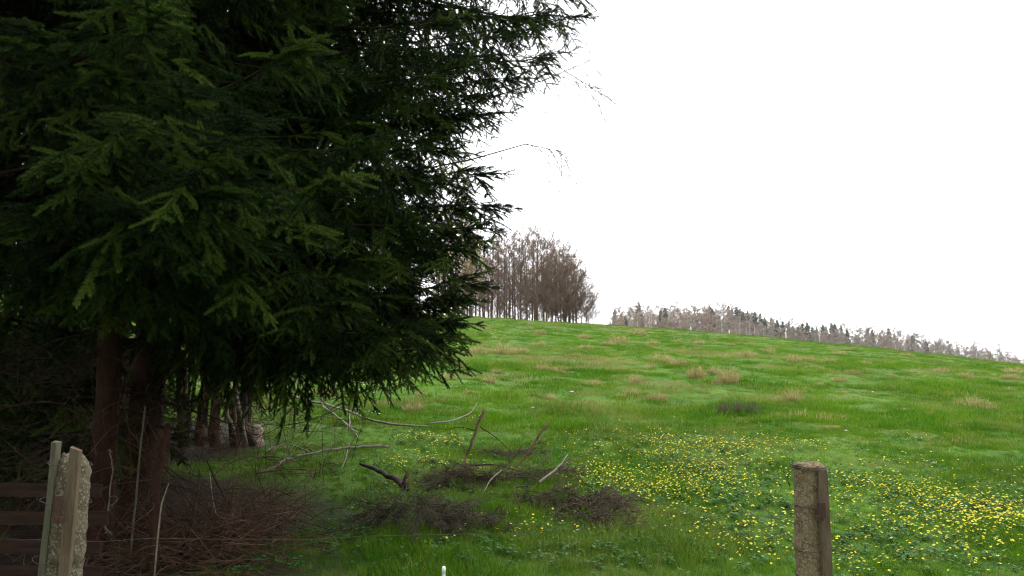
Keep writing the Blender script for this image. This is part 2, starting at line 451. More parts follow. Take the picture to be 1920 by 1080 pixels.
# ------------------------------------------------------------------ spruces
def spray(seed, L=.42, hang=False, dens=1600):
    """a needled spruce twig with its side shoots, growing along +X, flat in XY"""
    r = np.random.default_rng(seed); b = MB()
    shoots = []
    ns = 9
    ax = [np.array([L * t, 0.02 * L * math.sin(3 * t + seed), -.12 * L * t * t]) for t in np.linspace(0, 1, ns)]
    shoots.append(ax)
    s = .04
    while s < L * .97:
        for sg in (-1, 1):
            t = min(1, s / L + r.uniform(-.03, .03))
            p = np.array([L * t, 0.02 * L * math.sin(3 * t + seed), -.12 * L * t * t])
            ln = (.12 * (1 - t) + .13) * r.uniform(.6, 1.2) * (.9 if hang else 1)
            an = math.radians(r.uniform(24, 42) if hang else r.uniform(38, 62))
            d = np.array([math.cos(an), sg * math.sin(an), r.uniform(-.6, .15) - (.15 if hang else 0)])
            d2 = d + np.array([.18, 0, -.3 * r.random() + .1])
            shoots.append([p, p + d * ln * .5, p + d * ln * .5 + d2 * ln * .5 / np.linalg.norm(d2)])
        s += r.uniform(.11, .16)
    V, F, Mi = [], [], []
    for sh in shoots:
        b.tube(sh, [.0021 * (1 - .6 * k / (len(sh) - 1)) for k in range(len(sh))], 3, 1)
        sh = np.array(sh)
        seg = np.linalg.norm(np.diff(sh, axis=0), axis=1); cum = np.concatenate([[0], np.cumsum(seg)])
        n = max(6, int(cum[-1] * dens))
        t = np.sort(r.uniform(.02, 1.0, n)) * cum[-1]
        k = np.clip(np.searchsorted(cum, t) - 1, 0, len(seg) - 1)
        a = (sh[k + 1] - sh[k]) / seg[k][:, None]
        p = sh[k] + a * (t - cum[k])[:, None]
        u = np.cross(a, np.array([0, 0, 1.0])); u /= np.linalg.norm(u, axis=1, keepdims=True)
        w = np.cross(u, a)
        ph = r.uniform(-.7, PI + .7, n)
        rad = u * np.cos(ph)[:, None] + w * np.sin(ph)[:, None]
        fw = np.minimum(r.uniform(.25, .65, n)[:, None] + .3 * ((t / cum[-1])[:, None]) ** 3, .97)
        d = a * fw + rad * np.sqrt(1 - fw ** 2)
        ln = r.uniform(.023, .028, n)[:, None] * (1 - .35 * (t / cum[-1])[:, None] ** 4)
        sd_ = np.cross(d, rad + r.normal(0, .5, (n, 3))); sd_ /= np.linalg.norm(sd_, axis=1, keepdims=True) + 1e-9
        tri = np.stack([p - sd_ * .0020, p + sd_ * .0020, p + d * ln], 1).reshape(-1, 3)
        V.append(tri)
    V = np.concatenate(V)
    b.add(V, np.arange(len(V)).reshape(-1, 3), 0)
    b.smooth = False
    return b
sprays = [proto('spruce_twig', spray(k, .44), [M['needle'], M['twig_brown']]) for k in (1, 2, 3)] + [proto('spruce_hanging_twig', spray(k, .5, True), [M['needle'], M['twig_brown']]) for k in (4, 5)]

def unit(v): return v / (np.linalg.norm(v) + 1e-9)
UP = np.array([0, 0, 1.0])
def limb_path(a, b, sag, n=14, up=.12):
    """a spruce limb: leaves the trunk, sags, and lifts its tip"""
    out = []
    L_ = np.linalg.norm(b - a); sd_ = np.array([-(b - a)[1], (b - a)[0], 0]) / L_; ph = (a[2] * 7.3 + b[0] * 5.1) % 6.28
    for t in np.linspace(0, 1, n):
        p = a + (b - a) * t
        p = p - UP * sag * math.sin(PI * t ** .8) - UP * up * (t ** 2 - t ** 6) * .6
        w_ = L_ * .022 * min(1, 3 * t) * (1 if t < 1 else .5)
        p = p + sd_ * w_ * math.sin(5.5 * t + ph) + UP * w_ * .8 * math.sin(7 * t + 2 * ph)
        out.append(p)
    return out

class Spruce:
    def __init__(s, x, y, r, h, seed):
        s.o = np.array([x, y, hz(x, y)]); s.r, s.h = r, h
        s.rg = np.random.default_rng(seed)
        s.pos, s.dir, s.up, s.scl, s.var = [], [], [], [], []
        s.wood, s.dead = MB(), MB()
        s.trunk = MB()
        zs = np.concatenate([np.linspace(-.15, 2.5, 12), np.linspace(2.9, h, 12)])
        pts = [s.o + np.array([.03 * math.sin(z * 1.3 + seed), .03 * math.cos(z * 1.1 + seed), z]) for z in zs]
        s.trunk.tube(pts, [r * (1 - .9 * max(z, 0) / h) * (1 + .35 * math.exp(-max(z, 0) * 4)) for z in zs], 14, 0, False, .035, s.rg)
    def put(s, p, d, up, sc, hang):
        s.pos.append(p); s.dir.append(d); s.up.append(up); s.scl.append(sc)
        s.var.append(int(s.rg.integers(3, 5)) if hang else int(s.rg.integers(0, 3)))
    def limb(s, a, b, sag=.25, start=.3, drape=.6, dens=1.0, sc=1.0, up=.12, reach=1.0):
        rg = s.rg
        L = float(np.linalg.norm(b - a))
        path = limb_path(a, b, sag, 14, up)
        s.wood.tube(path, [.020 * min(sc, 1.3) * (1 - k / 13) ** .8 * (L / 3) + .0028 for k in range(14)], 5)
        path = np.array(path)
        seg = np.linalg.norm(np.diff(path, axis=0), axis=1); cum = np.concatenate([[0], np.cumsum(seg)]); T = cum[-1]
        q, side = start * T, 1
        while q < T * .97:
            k = min(int(np.searchsorted(cum, q)) - 1, len(seg) - 1); k = max(k, 0)
            f = unit(path[k + 1] - path[k]); p = path[k] + f * (q - cum[k])
            t = q / T
            side = -side
            hv = unit(np.cross(UP, f)) * side
            an = rg.uniform(.75, 1.2)
            d = unit(f * math.cos(an) + hv * math.sin(an) - UP * rg.uniform(.05, .45))
            l2 = ((1 - t) * L * .26 + .12) * rg.uniform(.55, 1.15) * reach
            dr = drape * rg.uniform(.5, 1.5)
            n2 = max(1, int(l2 / (.27 * sc)))
            pts, pp, dd = [p], p, d
            for m_ in range(n2):
                step = l2 / n2
                dd = unit(dd - UP * dr * step * 2.2 + rg.normal(0, .07, 3))
                pn = pp + dd * step
                pts.append(pn)
                flat = abs(dd[2]) < .75
                upv = UP + rg.normal(0, .25, 3) if flat else f + hv * .5 + rg.normal(0, .3, 3)
                s.put(pp, unit(dd - UP * .38 + rg.normal(0, .2, 3)), upv, sc * rg.uniform(.7, 1.1) * (.75 + .25 * (1 - m_ / n2)), not flat)
                if rg.random() < .4 * dens:
                    sd_ = unit(np.cross(dd, upv)) * (1 if rg.random() < .5 else -1)
                    s.put(pp, unit(dd + sd_ * rg.uniform(.4, .9) - UP * dr * .35), upv, sc * rg.uniform(.45, .75), not flat)
                pp = pn
            s.put(pp, dd, UP if abs(dd[2]) < .75 else f, sc * rg.uniform(.5, .8), abs(dd[2]) > .75)
            if len(pts) > 2: s.wood.tube(pts, [.0042 * min(sc, 1.3)] * (len(pts) - 1) + [.0015], 3)
            if rg.random() < .55:
                s.put(p, unit(f + hv * rg.uniform(-.2, .5) + UP * rg.uniform(-.15, .2)), UP + rg.normal(0, .3, 3), sc * rg.uniform(.5, .8), False)
            q += rg.uniform(.11, .20) * sc / dens
        f = unit(path[-1] - path[-3])
        for k_ in range(3):
            s.put(path[-1] - f * .18 * sc, unit(f + rg.normal(0, .22, 3)), UP + rg.normal(0, .2, 3), sc * rg.uniform(.55, .8), False)
        s.put(path[-1] - f * .1, f, UP, sc * .8, False)
    def snag(s, z, az, L, n_side=9):
        """a bare dead lower limb"""
        rg = s.rg
        a = s.o + UP * z
        d = np.array([math.cos(az), math.sin(az), rg.uniform(-.25, .1)])
        pts = [a + d * L * t + rg.normal(0, .02, 3) - UP * .22 * L * t * t for t in np.linspace(0, 1, 7)]
        s.dead.tube(pts, [.011 * (1 - .85 * k / 6) for k in range(7)], 4)
        for _ in range(n_side):
            t = rg.uniform(.25, 1); p = pts[0] + (pts[-1] - pts[0]) * t
            k = int(t * 6); p = pts[min(k, 6)]
            hv = unit(np.cross(UP, d)) * rg.choice([-1, 1])
            e = unit(d * rg.uniform(.2, .9) + hv * rg.uniform(.4, 1) - UP * rg.uniform(.0, .7))
            l = rg.uniform(.2, .7)
            p2 = p + e * l * .5 + rg.normal(0, .02, 3); p3 = p2 + unit(e - UP * .3 + rg.normal(0, .2, 3)) * l * .5
            s.dead.tube([p, p2, p3], [.0045, .003, .0015], 3)
            for __ in range(3):
                g = p2 + (p3 - p2) * rg.random()
                s.dead.tube([g, g + unit(e + rg.normal(0, .8, 3)) * rg.uniform(.08, .2)], [.002, .001], 3)
    def finish(s, label):
        t = thing('spruce_tree', label, 'tree', s.o)
        back = tuple(-s.o)
        tk = s.trunk.build('trunk', M['bark_spruce'], t, back)
        br = tag(s.wood.build('branches', M['twig_brown'], t, back), None, None, None, 'stuff')
        if s.dead.n: tag(s.dead.build('dead_branches', M['twig_brown'], tk), None, None, None, 'stuff')
        f = scatter('foliage', sprays, s.pos, rot_from(np.array(s.dir), np.array(s.up)), s.scl, s.var, None, br)
        tag(f, None, None, None, 'stuff')
        return t

def generic(sp, z0, z1, R, azs, dens, start, gap=.42, per=6, drape=.6, keep=lambda az, z: True, sc=1.0):
    z = z0
    while z < z1:
        off = sp.rg.uniform(0, 2 * PI)
        for k in range(per):
            az = off + 2 * PI * k / per + sp.rg.uniform(-.25, .25)
            az = (az + PI) % (2 * PI) - PI
            if not keep(az, z): continue
            rr = R(z, az) * sp.rg.uniform(.8, 1.08)
            a = sp.o + UP * (z + sp.rg.uniform(-.1, .1))
            b = a + np.array([math.cos(az) * rr, math.sin(az) * rr, -rr * sp.rg.uniform(.08, .26)])
            sp.limb(a, b, rr * sp.rg.uniform(.04, .10), start, drape, dens, sc)
        z += gap * sp.rg.uniform(.85, 1.15)

# the stout spruce: its right-hand limbs draw the outline against the sky
A = Spruce(*TREES[1], .165, 15.0, 5)
for px, py, Yt, dz, sag, rch in [
        (1115, -30, 9.4, .15, .30, 1.0), (1095, 22, 8.6, .15, .25, .9), (1048, 92, 8.3, .1, .22, .9), (1010, 150, 7.9, .2, .2, .85), (1060, -90, 8.0, .1, .2, 1),
        (960, 215, 7.4, .35, .15, .8), (890, 285, 6.9, .4, .15, .8), (948, 318, 7.9, .25, .2, .7), (968, 392, 7.6, .45, .2, .75), (940, 425, 7.0, .5, .2, .8),
        (915, 455, 6.5, .55, .2, .8), (912, 520, 7.8, .35, .42, 1.1), (905, 560, 7.3, .45, .30, 1.1), (893, 612, 6.9, .55, .25, 1.1), (880, 642, 6.5, .7, .25, 1.0),
        (858, 655, 6.1, .75, .2, .9), (760, 610, 5.8, .7, .2, 1.0), (700, 610, 5.9, .75, .2, .9), (640, 560, 5.6, .75, .15, .8), (980, 60, 7.2, .3, .2, .8), (900, 120, 6.4, .3, .15, .8), (850, 40, 6.0, .3, .1, .8),
        (760, 470, 6.8, .5, .2, .9), (800, 500, 7.2, .5, .25, .9), (700, 490, 6.4, .5, .2, .9), (840, 430, 7.1, .45, .2, .9), (780, 420, 6.5, .5, .2, .9), (720, 550, 6.6, .5, .2, 1), (640, 520, 6.0, .5, .15, 1), (830, 560, 7.2, .5, .3, 1),
        (900, 30, 7.6, .3, .2, .9), (940, 100, 7.8, .25, .2, .9), (860, 160, 7.1, .3, .2, .9), (880, 220, 7.3, .35, .2, .9), (820, 265, 6.9, .4, .2, .9), (865, 340, 7.4, .4, .2, .9), (905, 385, 7.5, .4, .2, .9), (780, 330, 6.5, .4, .2, .9), (1000, 30, 8.4, .2, .2, .9), (930, 185, 7.6, .3, .2, .9), (1040, 20, 9.0, .2, .2, .9), (790, 600, 7.0, .5, .3, 1.1), (650, 600, 6.8, .5, .3, 1.1)]:
    tip = P(px - (0 if px < 850 else 8 if py < 120 else 32), py, Yt)
    base = A.o.copy(); base[2] = max(tip[2] + dz, 2.0)
    A.limb(base, tip, sag, .2, .95, 1.3, 1.0, .10, rch * 1.05)
generic(A, 3.05, 6.6, lambda z, az: 3.2 if abs(az) > 1.6 else (3.0 if az > .3 else 2.35), 6, 1.0, .3, .36, 7, .85, lambda az, z: not (abs(az - PI / 2) < .9 and z < 2.9) and not (-2.2 < az < -.5 and z < 3.35))
generic(A, 2.75, 5.2, lambda z, az: 2.95, 6, 1.2, .3, .42, 16, .75, lambda az, z: -.25 < az < 1.3)
generic(A, 6.8, 13.6, lambda z, az: 3.5 * (15 - z) / 8.6, 6, 1.1, .1, .6, 7, .5, sc=2.0)
for k in range(16): A.snag(A.rg.uniform(.7, 2.3), A.rg.uniform(-PI, PI), A.rg.uniform(.6, 1.6))
A.finish('big dark spruce, the thicker trunk, branches reaching furthest over the meadow')

B = Spruce(*TREES[0], .105, 13.0, 6)
generic(B, 3.05, 5.8, lambda z, az: 2.75 if az < 0 else 2.1, 6, 1.0, .3, .36, 6, .6, lambda az, z: not (az > .4 and az < 2.6 and z < 3.6) and not (-1.3 < az <= .4 and z < 3.5))
generic(B, 6.0, 11.8, lambda z, az: 3.0 * (13 - z) / 7.2, 6, 1.1, .1, .6, 7, .5, sc=2.0)
for px, py, Yt in [(445, 232, 4.1), (385, 265, 4.0), (330, 176, 4.4), (245, 395, 4.2), (150, 300, 4.3), (70, 60, 4.4), (640, 330, 5.2), (690, 250, 5.4), (560, 420, 5.2), (480, 460, 4.9), (240, 235, 4.0), (420, 370, 4.3), (60, 400, 4.6), (300, 30, 4.4), (560, 90, 5.0)]:
    tip = P(px, py, Yt); base = B.o.copy(); base[2] = max(2.1, tip[2] + .35)
    B.limb(base, tip, .12, .3, .85, 1.0, 1.3, .08)
for k in range(14): B.snag(B.rg.uniform(.6, 2.2), B.rg.uniform(-PI, PI), B.rg.uniform(.5, 1.5))
B.finish('slender reddish spruce trunk in front, its lit twigs hanging closest')

Cc = Spruce(*TREES[2], .15, 14.0, 8)
generic(Cc, .9, 6.5, lambda z, az: 3.1, 6, .8, .25, .5, 6, .6, sc=1.3)
generic(Cc, 6.8, 12.8, lambda z, az: 3.3 * (14 - z) / 7.6, 6, .7, .15, .8, 6, .5, sc=2.0)
for k in range(44): Cc.snag(Cc.rg.uniform(.3, 2.2), Cc.rg.uniform(-PI, PI), Cc.rg.uniform(.8, 2.6))
Cc.finish('spruce at the edge of the picture behind the board fence')
D = Spruce(*TREES[3], .14, 14.0, 9)
generic(D, 1.3, 7.0, lambda z, az: 2.6, 6, .8, .2, .5, 6, .5, lambda az, z: z > 2.8 or abs(az) > 1.8, sc=1.5)
generic(D, 7.2, 12.8, lambda z, az: 2.7 * (14 - z) / 7.0, 6, .7, .15, .9, 6, .5, sc=2.2)
for k in range(40): D.snag(D.rg.uniform(.3, 2.6), D.rg.uniform(-PI, PI), D.rg.uniform(.8, 2.4))
F = Spruce(-7.3, 12.6, .09, 9.0, 12)
generic(F, .3, 8.0, lambda z, az: 2.1 * (9.3 - z) / 9, 6, .8, .1, .5, 6, .5, sc=1.6)
F.finish('young bushy spruce behind the board fence, branches down to the ground')
D.finish('dark spruce standing behind the two front trunks')
# ------------------------------------------------------------------ bare trees
def bare(seed, H, r, clear, spread_, nb, n2, n3, tw, droop=0.0, up=.75, sides=6):
    """trunk and crown of a leafless tree"""
    g = np.random.default_rng(seed)
    tr, cr = MB(), MB()
    lean = g.normal(0, .02, 2)
    tp = [np.array([lean[0] * z + .05 * math.sin(z * .7 + seed), lean[1] * z + .05 * math.cos(z * .6 + seed), z]) for z in np.linspace(-.3, H, 12)]
    tr.tube(tp, [r * (1 - .93 * k / 11) for k in range(12)], sides)
    for b in range(nb):
        t = clear + (1 - clear) * (b + g.random()) / nb
        k = t * 11; i_ = min(int(k), 10); p = tp[i_] + (tp[i_ + 1] - tp[i_]) * (k - i_)
        az = g.uniform(0, 2 * PI)
        L = spread_ * (1.15 - t) ** .7 * g.uniform(.6, 1.1) + .25
        el = up * g.uniform(.6, 1.3)
        d = unit(np.array([math.cos(az), math.sin(az), el]))
        pts = [p]
        for q_ in range(4):
            d = unit(d + np.array([0, 0, .10 - droop * .25]) + g.normal(0, .10, 3)); pts.append(pts[-1] + d * L / 4)
        rb = max(tw * 1.5, r * (1.05 - t) * .42)
        cr.tube(pts, [rb, rb * .8, rb * .6, rb * .42, tw * .8], 4)
        for _ in range(n2):
            u_ = g.uniform(.2, 1) * 4; i2 = min(int(u_), 3); p2 = pts[i2] + (pts[i2 + 1] - pts[i2]) * (u_ - i2)
            d2 = unit(d + g.normal(0, .65, 3) + np.array([0, 0, .25 - droop]))
            l2 = L * g.uniform(.25, .5)
            e1 = p2 + d2 * l2 * .5; d2 = unit(d2 + g.normal(0, .2, 3) - UP * droop * .5); e2 = e1 + d2 * l2 * .5
            cr.tube([p2, e1, e2], [tw * 1.3, tw, tw * .5], 3)
            for __ in range(n3):
                u3 = g.random(); p3 = e1 + (e2 - e1) * u3 if g.random() < .6 else p2 + (e1 - p2) * u3
                d3 = unit(d2 + g.normal(0, .6, 3) + UP * (.2 - droop * 1.6))
                e3 = p3 + d3 * l2 * g.uniform(.3, .65)
                cr.tube([p3, e3], [tw * .75, tw * .3], 3)
    return tr, cr
def bare_set(seeds, mats, **k):
    out = []
    for s_ in seeds:
        t, c_ = bare(s_, **k)
        out.append((t.mesh('trunk', mats[0]), c_.mesh('crown', mats[1])))
    return out
def plant(name, pair, label, cat, loc, group, sc=1.0, rz=None, sz=None):
    t = thing(name, label, cat, loc, group, rnd.uniform(0, 6.28) if rz is None else rz, sc)
    if sz: t.scale = (sc, sc, sz)
    link('trunk', pair[0], t); tag(link('crown', pair[1], t), None, None, None, 'stuff')
    return t
wood_a = bare_set((1, 2, 3, 4), (M['bark_grey'], M['twig_grey']), H=13, r=.15, clear=.22, spread_=2.7, nb=34, n2=10, n3=6, tw=.0135)
wood_b = bare_set((5, 6, 7), (M['bark_grey'], M['twig_rust']), H=11, r=.11, clear=.12, spread_=2.5, nb=34, n2=10, n3=6, tw=.013)
edge_t = bare_set((8, 9, 10), (M['bark_grey'], M['twig_grey']), H=7, r=.10, clear=.02, spread_=3.6, nb=32, n2=9, n3=6, tw=.017, up=.55)
def top_of_copse(px):
    return float(np.interp(px, [500, 860, 900, 960, 1020, 1060, 1085, 1100, 1115], [420, 425, 440, 438, 432, 462, 500, 545, 585]))
# the copse on the crest
cop = np.random.default_rng(77)
k = 0
for px in np.concatenate([np.linspace(868, 1078, 26) + cop.uniform(-5, 5, 26), np.linspace(872, 1074, 22) + cop.uniform(-5, 5, 22)]):
    Yd = cop.uniform(103, 116) if k < 26 else cop.uniform(118, 138)
    x = (px - 960) / 1500 * Yd * 1.006
    z = hz(x, Yd)
    Ht = max(4, (P(px, top_of_copse(px) + cop.uniform(-8, 26), Yd)[2] - z))
    pr_ = wood_a[k % 4] if cop.random() < .6 else wood_b[k % 3]
    h0 = 13 if pr_ in wood_a else 11
    if px < 925: lab, grp = 'bare brown tree of the copse, near the spruce tips', 'bare trees at the copse end by the spruce'
    elif px < 1000: lab, grp = 'tall slim bare tree in the middle of the hilltop copse', 'bare trees in the middle of the copse'
    else: lab, grp = 'bare tree toward the open end of the hilltop copse', 'bare trees toward the open end of the copse'
    plant('bare_tree', pr_, lab, 'tree', (x, Yd, z), grp, Ht / h0 * cop.uniform(.92, 1.05), None, Ht / h0)
    k += 1
for n_, (px, Yd, Ht) in enumerate([(1068, 108, 9.5), (1080, 106, 8.0), (1090, 110, 6.6), (1098, 107, 5.0), (1104, 112, 4.0), (1060, 112, 10), (1046, 105, 8), (1020, 104, 5), (985, 104, 4.5)]):
    x = (px - 960) / 1500 * Yd * 1.006
    plant('bare_tree', edge_t[n_ % 3], ['spreading bare tree at the sloping end of the copse', 'low bushy bare tree, outermost of the hilltop copse'][n_ in (3, 4)] if n_ < 7 else ['low bare bush under the tall copse trees, beside the two pale posts', 'low bare bush under the tall copse trees, toward the spruce'][n_ - 7],
          'tree', (x, Yd, hz(x, Yd)), 'low trees edging the copse', Ht / 7 * .95, None, Ht / 7)
for n_, px in enumerate(list(np.linspace(872, 1076, 15) + cop.uniform(-6, 6, 15)) + list(np.linspace(240, 860, 16))):
    Yd = cop.uniform(104, 124); x = (px - 960) / 1500 * Yd * 1.006; Ht = cop.uniform(2.6, 4.6)
    if px < 866: lab, grp = 'bare shrub at the foot of the wood behind the spruces', 'shrubs at the foot of the wood'
    else: lab, grp = 'bare shrub between the trunks at the foot of the copse', 'shrubs at the foot of the copse'
    plant('bare_shrub', edge_t[n_ % 3], lab, 'shrub', (x, Yd, hz(x, Yd)), grp, Ht / 7 * .95, None, Ht / 7)
# the wood that runs on behind the spruces
for n_ in range(64):
    px = cop.uniform(60, 862); Yd = cop.uniform(98, 135)
    x = (px - 960) / 1500 * Yd * 1.006
    Ht = cop.uniform(11, 15)
    pr_ = wood_a[n_ % 4] if n_ % 3 else wood_b[n_ % 3]
    plant('bare_tree', pr_, 'bare tree of the wood glimpsed behind the spruce branches', 'tree', (x, Yd, hz(x, Yd)), 'wood behind the spruces', Ht / 13, None, Ht / 13)
# two trees coming into leaf before the copse
for px, py, Yd, Ht, lab in [(872, 480, 88, 11.5, 'pale budding tree peeping out between the spruce tips'), (852, 340, 72, 15, 'tall pale budding tree behind the upper spruce tips')]:
    x = (px - 960) / 1500 * Yd * 1.006
    t = plant('budding_tree', wood_b[1], lab, 'tree', (x, Yd, hz(x, Yd)), None, Ht / 11)
    g = np.random.default_rng(int(px)); b = MB(); b.smooth = False
    for _ in range(1500):
        a = g.uniform(0, 6.28); zz = g.uniform(3.2, 11); rr = (2.4 * (1.15 - zz / 11) + .4) * math.sqrt(g.random())
        c_ = np.array([rr * math.cos(a), rr * math.sin(a), zz]); e = g.normal(0, .06, (3, 3)); b.add([c_ + e[0], c_ + e[1], c_ + e[2]], [(0, 1, 2)])
    tag(b.build('leaves', M['bud_leaf'], t), None, None, None, 'stuff')

# ------------------------------------------------------------------ the wooded hill far off
def far_spruce(seed, H=18, R=3.3):
    g = np.random.default_rng(seed); tr, cr = MB(), MB(); cr.smooth = False
    tr.tube([(0, 0, -.5), (0, 0, H * .6), (0, 0, H * .985)], [.2, .12, .03], 5)
    z = H * .12
    while z < H * .99:
        rad = (R * (1 - z / H) ** .7 + .15) * g.uniform(.75, 1.2)
        for b in range(8):
            a = g.uniform(0, 6.28); l = rad * g.uniform(.6, 1.15)
            d = np.array([math.cos(a), math.sin(a), 0]); s_ = np.array([-d[1], d[0], 0]) * l * .26
            p0 = np.array([0, 0, z]); tip = p0 + d * l - UP * l * g.uniform(.15, .45)
            mid = p0 + d * l * .6 - UP * l * .12
            cr.add([p0, mid + s_ - UP * .2, tip, mid - s_ - UP * .2, mid + UP * .12, mid - UP * .5], [(0, 1, 4), (1, 2, 4), (2, 3, 4), (3, 0, 4), (0, 5, 1), (1, 5, 2), (2, 5, 3), (3, 5, 0)])
        z += H * .022
    return tr.mesh('trunk', M['bark_grey']), cr.mesh('crown', M['hazed_needle'])
fsp = [far_spruce(k) for k in (1, 2, 3)]
far_a = bare_set((21, 22, 23), (M['hazed_grey'], M['hazed_grey']), H=16, r=.2, clear=.15, spread_=3.2, nb=34, n2=9, n3=5, tw=.040)
far_b = bare_set((24, 25, 26), (M['hazed_grey'], M['hazed_rust']), H=14, r=.17, clear=.05, spread_=3.2, nb=34, n2=9, n3=5, tw=.040)
far_w = bare_set((27, 28), (M['bark_birch'], M['hazed_grey']), H=17, r=.2, clear=.3, spread_=2.6, nb=24, n2=6, n3=5, tw=.038, droop=.25)
# spruces added unseen behind the viewer, to keep sky off the near trunks
for k, (x, y, h, lab) in enumerate([(-9.5, -3.0, 16, 'unseen spruce added for shade, off to the left of the viewer'), (-6.5, -8.0, 18, 'tall unseen spruce added for shade, second in the row'),
                                    (-2.0, -10.5, 17, 'unseen spruce added for shade, straight behind the viewer'), (3.0, -12.5, 18, 'unseen spruce added for shade, opposite the right post'), (8.5, -13, 16, 'last unseen spruce added for shade, beside the open meadow')]):
    plant('spruce_tree', fsp[k % 3], lab, 'tree', (x, y, 0), None, h / 18 * 1.2, None, h / 18 * .84)

fr = np.random.default_rng(5)
def fx(px, Yd): return (px - 960) / 1500 * Yd * 1.006
sky_top = lambda px: float(np.interp(px, [1148, 1200, 1250, 1300, 1350, 1400, 1460, 1530, 1560, 1600, 1640, 1680, 1720, 1760, 1800, 1850, 1880, 1920, 2000], [588, 580, 582, 576, 582, 592, 606, 616, 618, 622, 622, 628, 633, 640, 650, 658, 665, 674, 684]))
def far_tree(name, pair, h0, px, Yd, top, lab, grp, wide=1.0):
    x = fx(px, Yd); z = hz(x, Yd)
    Ht = max(5.0, P(px, top, Yd)[2] - z)
    plant(name, pair, lab, 'tree', (x, Yd, z), grp, Ht / h0 * wide, None, Ht / h0)
def where(px):
    return 'above the crest beside the copse gap' if px < 1300 else 'on the middle of the far hill' if px < 1600 else 'where the far hill runs down'
# dark spruces on the skyline
for px, top in [(1152, 580), (1164, 588), (1172, 590), (1197, 564), (1238, 580), (1246, 576), (1330, 572), (1334, 578), (1365, 572), (1372, 578), (1380, 574), (1386, 578), (1392, 584), (1400, 582), (1408, 586), (1414, 584), (1424, 586), (1432, 594), (1444, 594), (1455, 599), (1465, 602), (1476, 604), (1484, 610),
                (1494, 612), (1502, 606), (1511, 604), (1520, 612), (1528, 614), (1540, 608), (1546, 612), (1556, 604), (1562, 606), (1574, 609), (1585, 617), (1600, 630), (1606, 630), (1622, 615), (1632, 618), (1646, 624), (1662, 614), (1664, 628), (1706, 628), (1731, 640), (1750, 640), (1330, 604), (1346, 598), (1354, 596), (1338, 606), (1905, 684), (1850, 660), (1790, 652)]:
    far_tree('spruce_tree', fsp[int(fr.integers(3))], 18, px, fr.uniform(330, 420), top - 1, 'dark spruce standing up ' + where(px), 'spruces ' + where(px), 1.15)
# bare brown and grey trees in front and between
n_ = 0
for row, (Ya, Yb, cnt, dt) in enumerate([(300, 330, 84, 17), (335, 365, 84, 8), (370, 400, 80, 0)]):
    for px in np.linspace(1150, 1960, cnt) + fr.uniform(-5, 5, cnt):
        top = sky_top(px) + dt + fr.uniform(-7, 8)
        rust = fr.random() < (.75 if px < 1340 else .3)
        top -= 5
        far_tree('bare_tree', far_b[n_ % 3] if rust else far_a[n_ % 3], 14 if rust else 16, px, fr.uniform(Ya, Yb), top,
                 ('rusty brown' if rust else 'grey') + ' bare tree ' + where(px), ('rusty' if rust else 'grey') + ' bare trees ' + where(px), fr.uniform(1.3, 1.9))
        n_ += 1
for px, top in [(1193, 588), (1182, 596), (1216, 590), (1221, 586), (1352, 600), (1376, 604), (1385, 602), (1396, 604), (1404, 606), (1413, 608), (1420, 610), (1428, 612), (1534, 628), (1606, 640), (1668, 640), (1675, 642), (1690, 645), (1714, 648), (1745, 650), (1821, 640), (1860, 634)]:
    big = px in (1821, 1860)
    far_tree('birch_tree', far_w[int(fr.integers(2))], 17, px, 170 if big else fr.uniform(288, 300), top, 'tall pale birch at the low end of the far hill' if big else 'white stemmed birch ' + where(px), None if big else 'birches ' + where(px))
bpy.data.objects['birch_tree.020']['label'] = 'pale leaning birch nearest the picture edge, rising over the low end of the far hill'

# ------------------------------------------------------------------ birch reaching out behind the spruce
g = np.random.default_rng(15); tr, cr = MB(), MB()
bo = np.array([-3.9, 11.6, hz(-3.9, 11.6)])
tr.tube([bo + np.array([.1 * math.sin(z), 0, z - .2]) for z in np.linspace(0, 10, 14)], [.1 * (1 - .85 * k / 13) for k in range(14)], 8)
for a_, b_, c_ in [((900, 190), (1020, 150), (1140, 98)), ((880, 300), (985, 270), (1060, 285)), ((900, 60), (1000, 40), (1120, 60)), ((900, 130), (1040, 120), (1150, 190))]:
    pts = [P(*a_, 12.2), P(*b_, 12.0), P(*c_, 11.8)]
    pts = [bo + UP * (pts[0][2] - bo[2] - .8)] + pts
    cr.tube(pts, [.02, .012, .0085, .004], 4)
    for _ in range(26):
        t = g.uniform(1.2, 3); i_ = min(int(t), 2); p = pts[i_] + (pts[i_ + 1] - pts[i_]) * (t - i_)
        d = unit(np.array([g.uniform(.1, 1), g.normal(0, .4), g.uniform(-1.0, .15)])); L = g.uniform(.3, 1.0)
        q_ = [p]
        for s_ in range(5): d = unit(d - UP * .18 + g.normal(0, .07, 3)); q_.append(q_[-1] + d * L / 5)
        cr.tube(q_, [.0045, .004, .0036, .0032, .0028, .0022], 3)
        for __ in range(7):
            c0 = q_[int(g.integers(1, 6))]; e = c0 + unit(d + g.normal(0, .6, 3)) * g.uniform(.05, .22)
            cr.tube([c0, e], [.0026, .0018], 3)
            cr.tube([e, e + (e - c0) * .12], [.0036, .003], 3)
t = thing('birch_tree', 'fine bare birch twigs reaching out behind the spruce against white sky', 'tree', bo)
tr.build('trunk', M['bark_grey'], t, tuple(-bo)); tag(cr.build('crown', M['twig_brown'], t, tuple(-bo)), None, None, None, 'stuff')

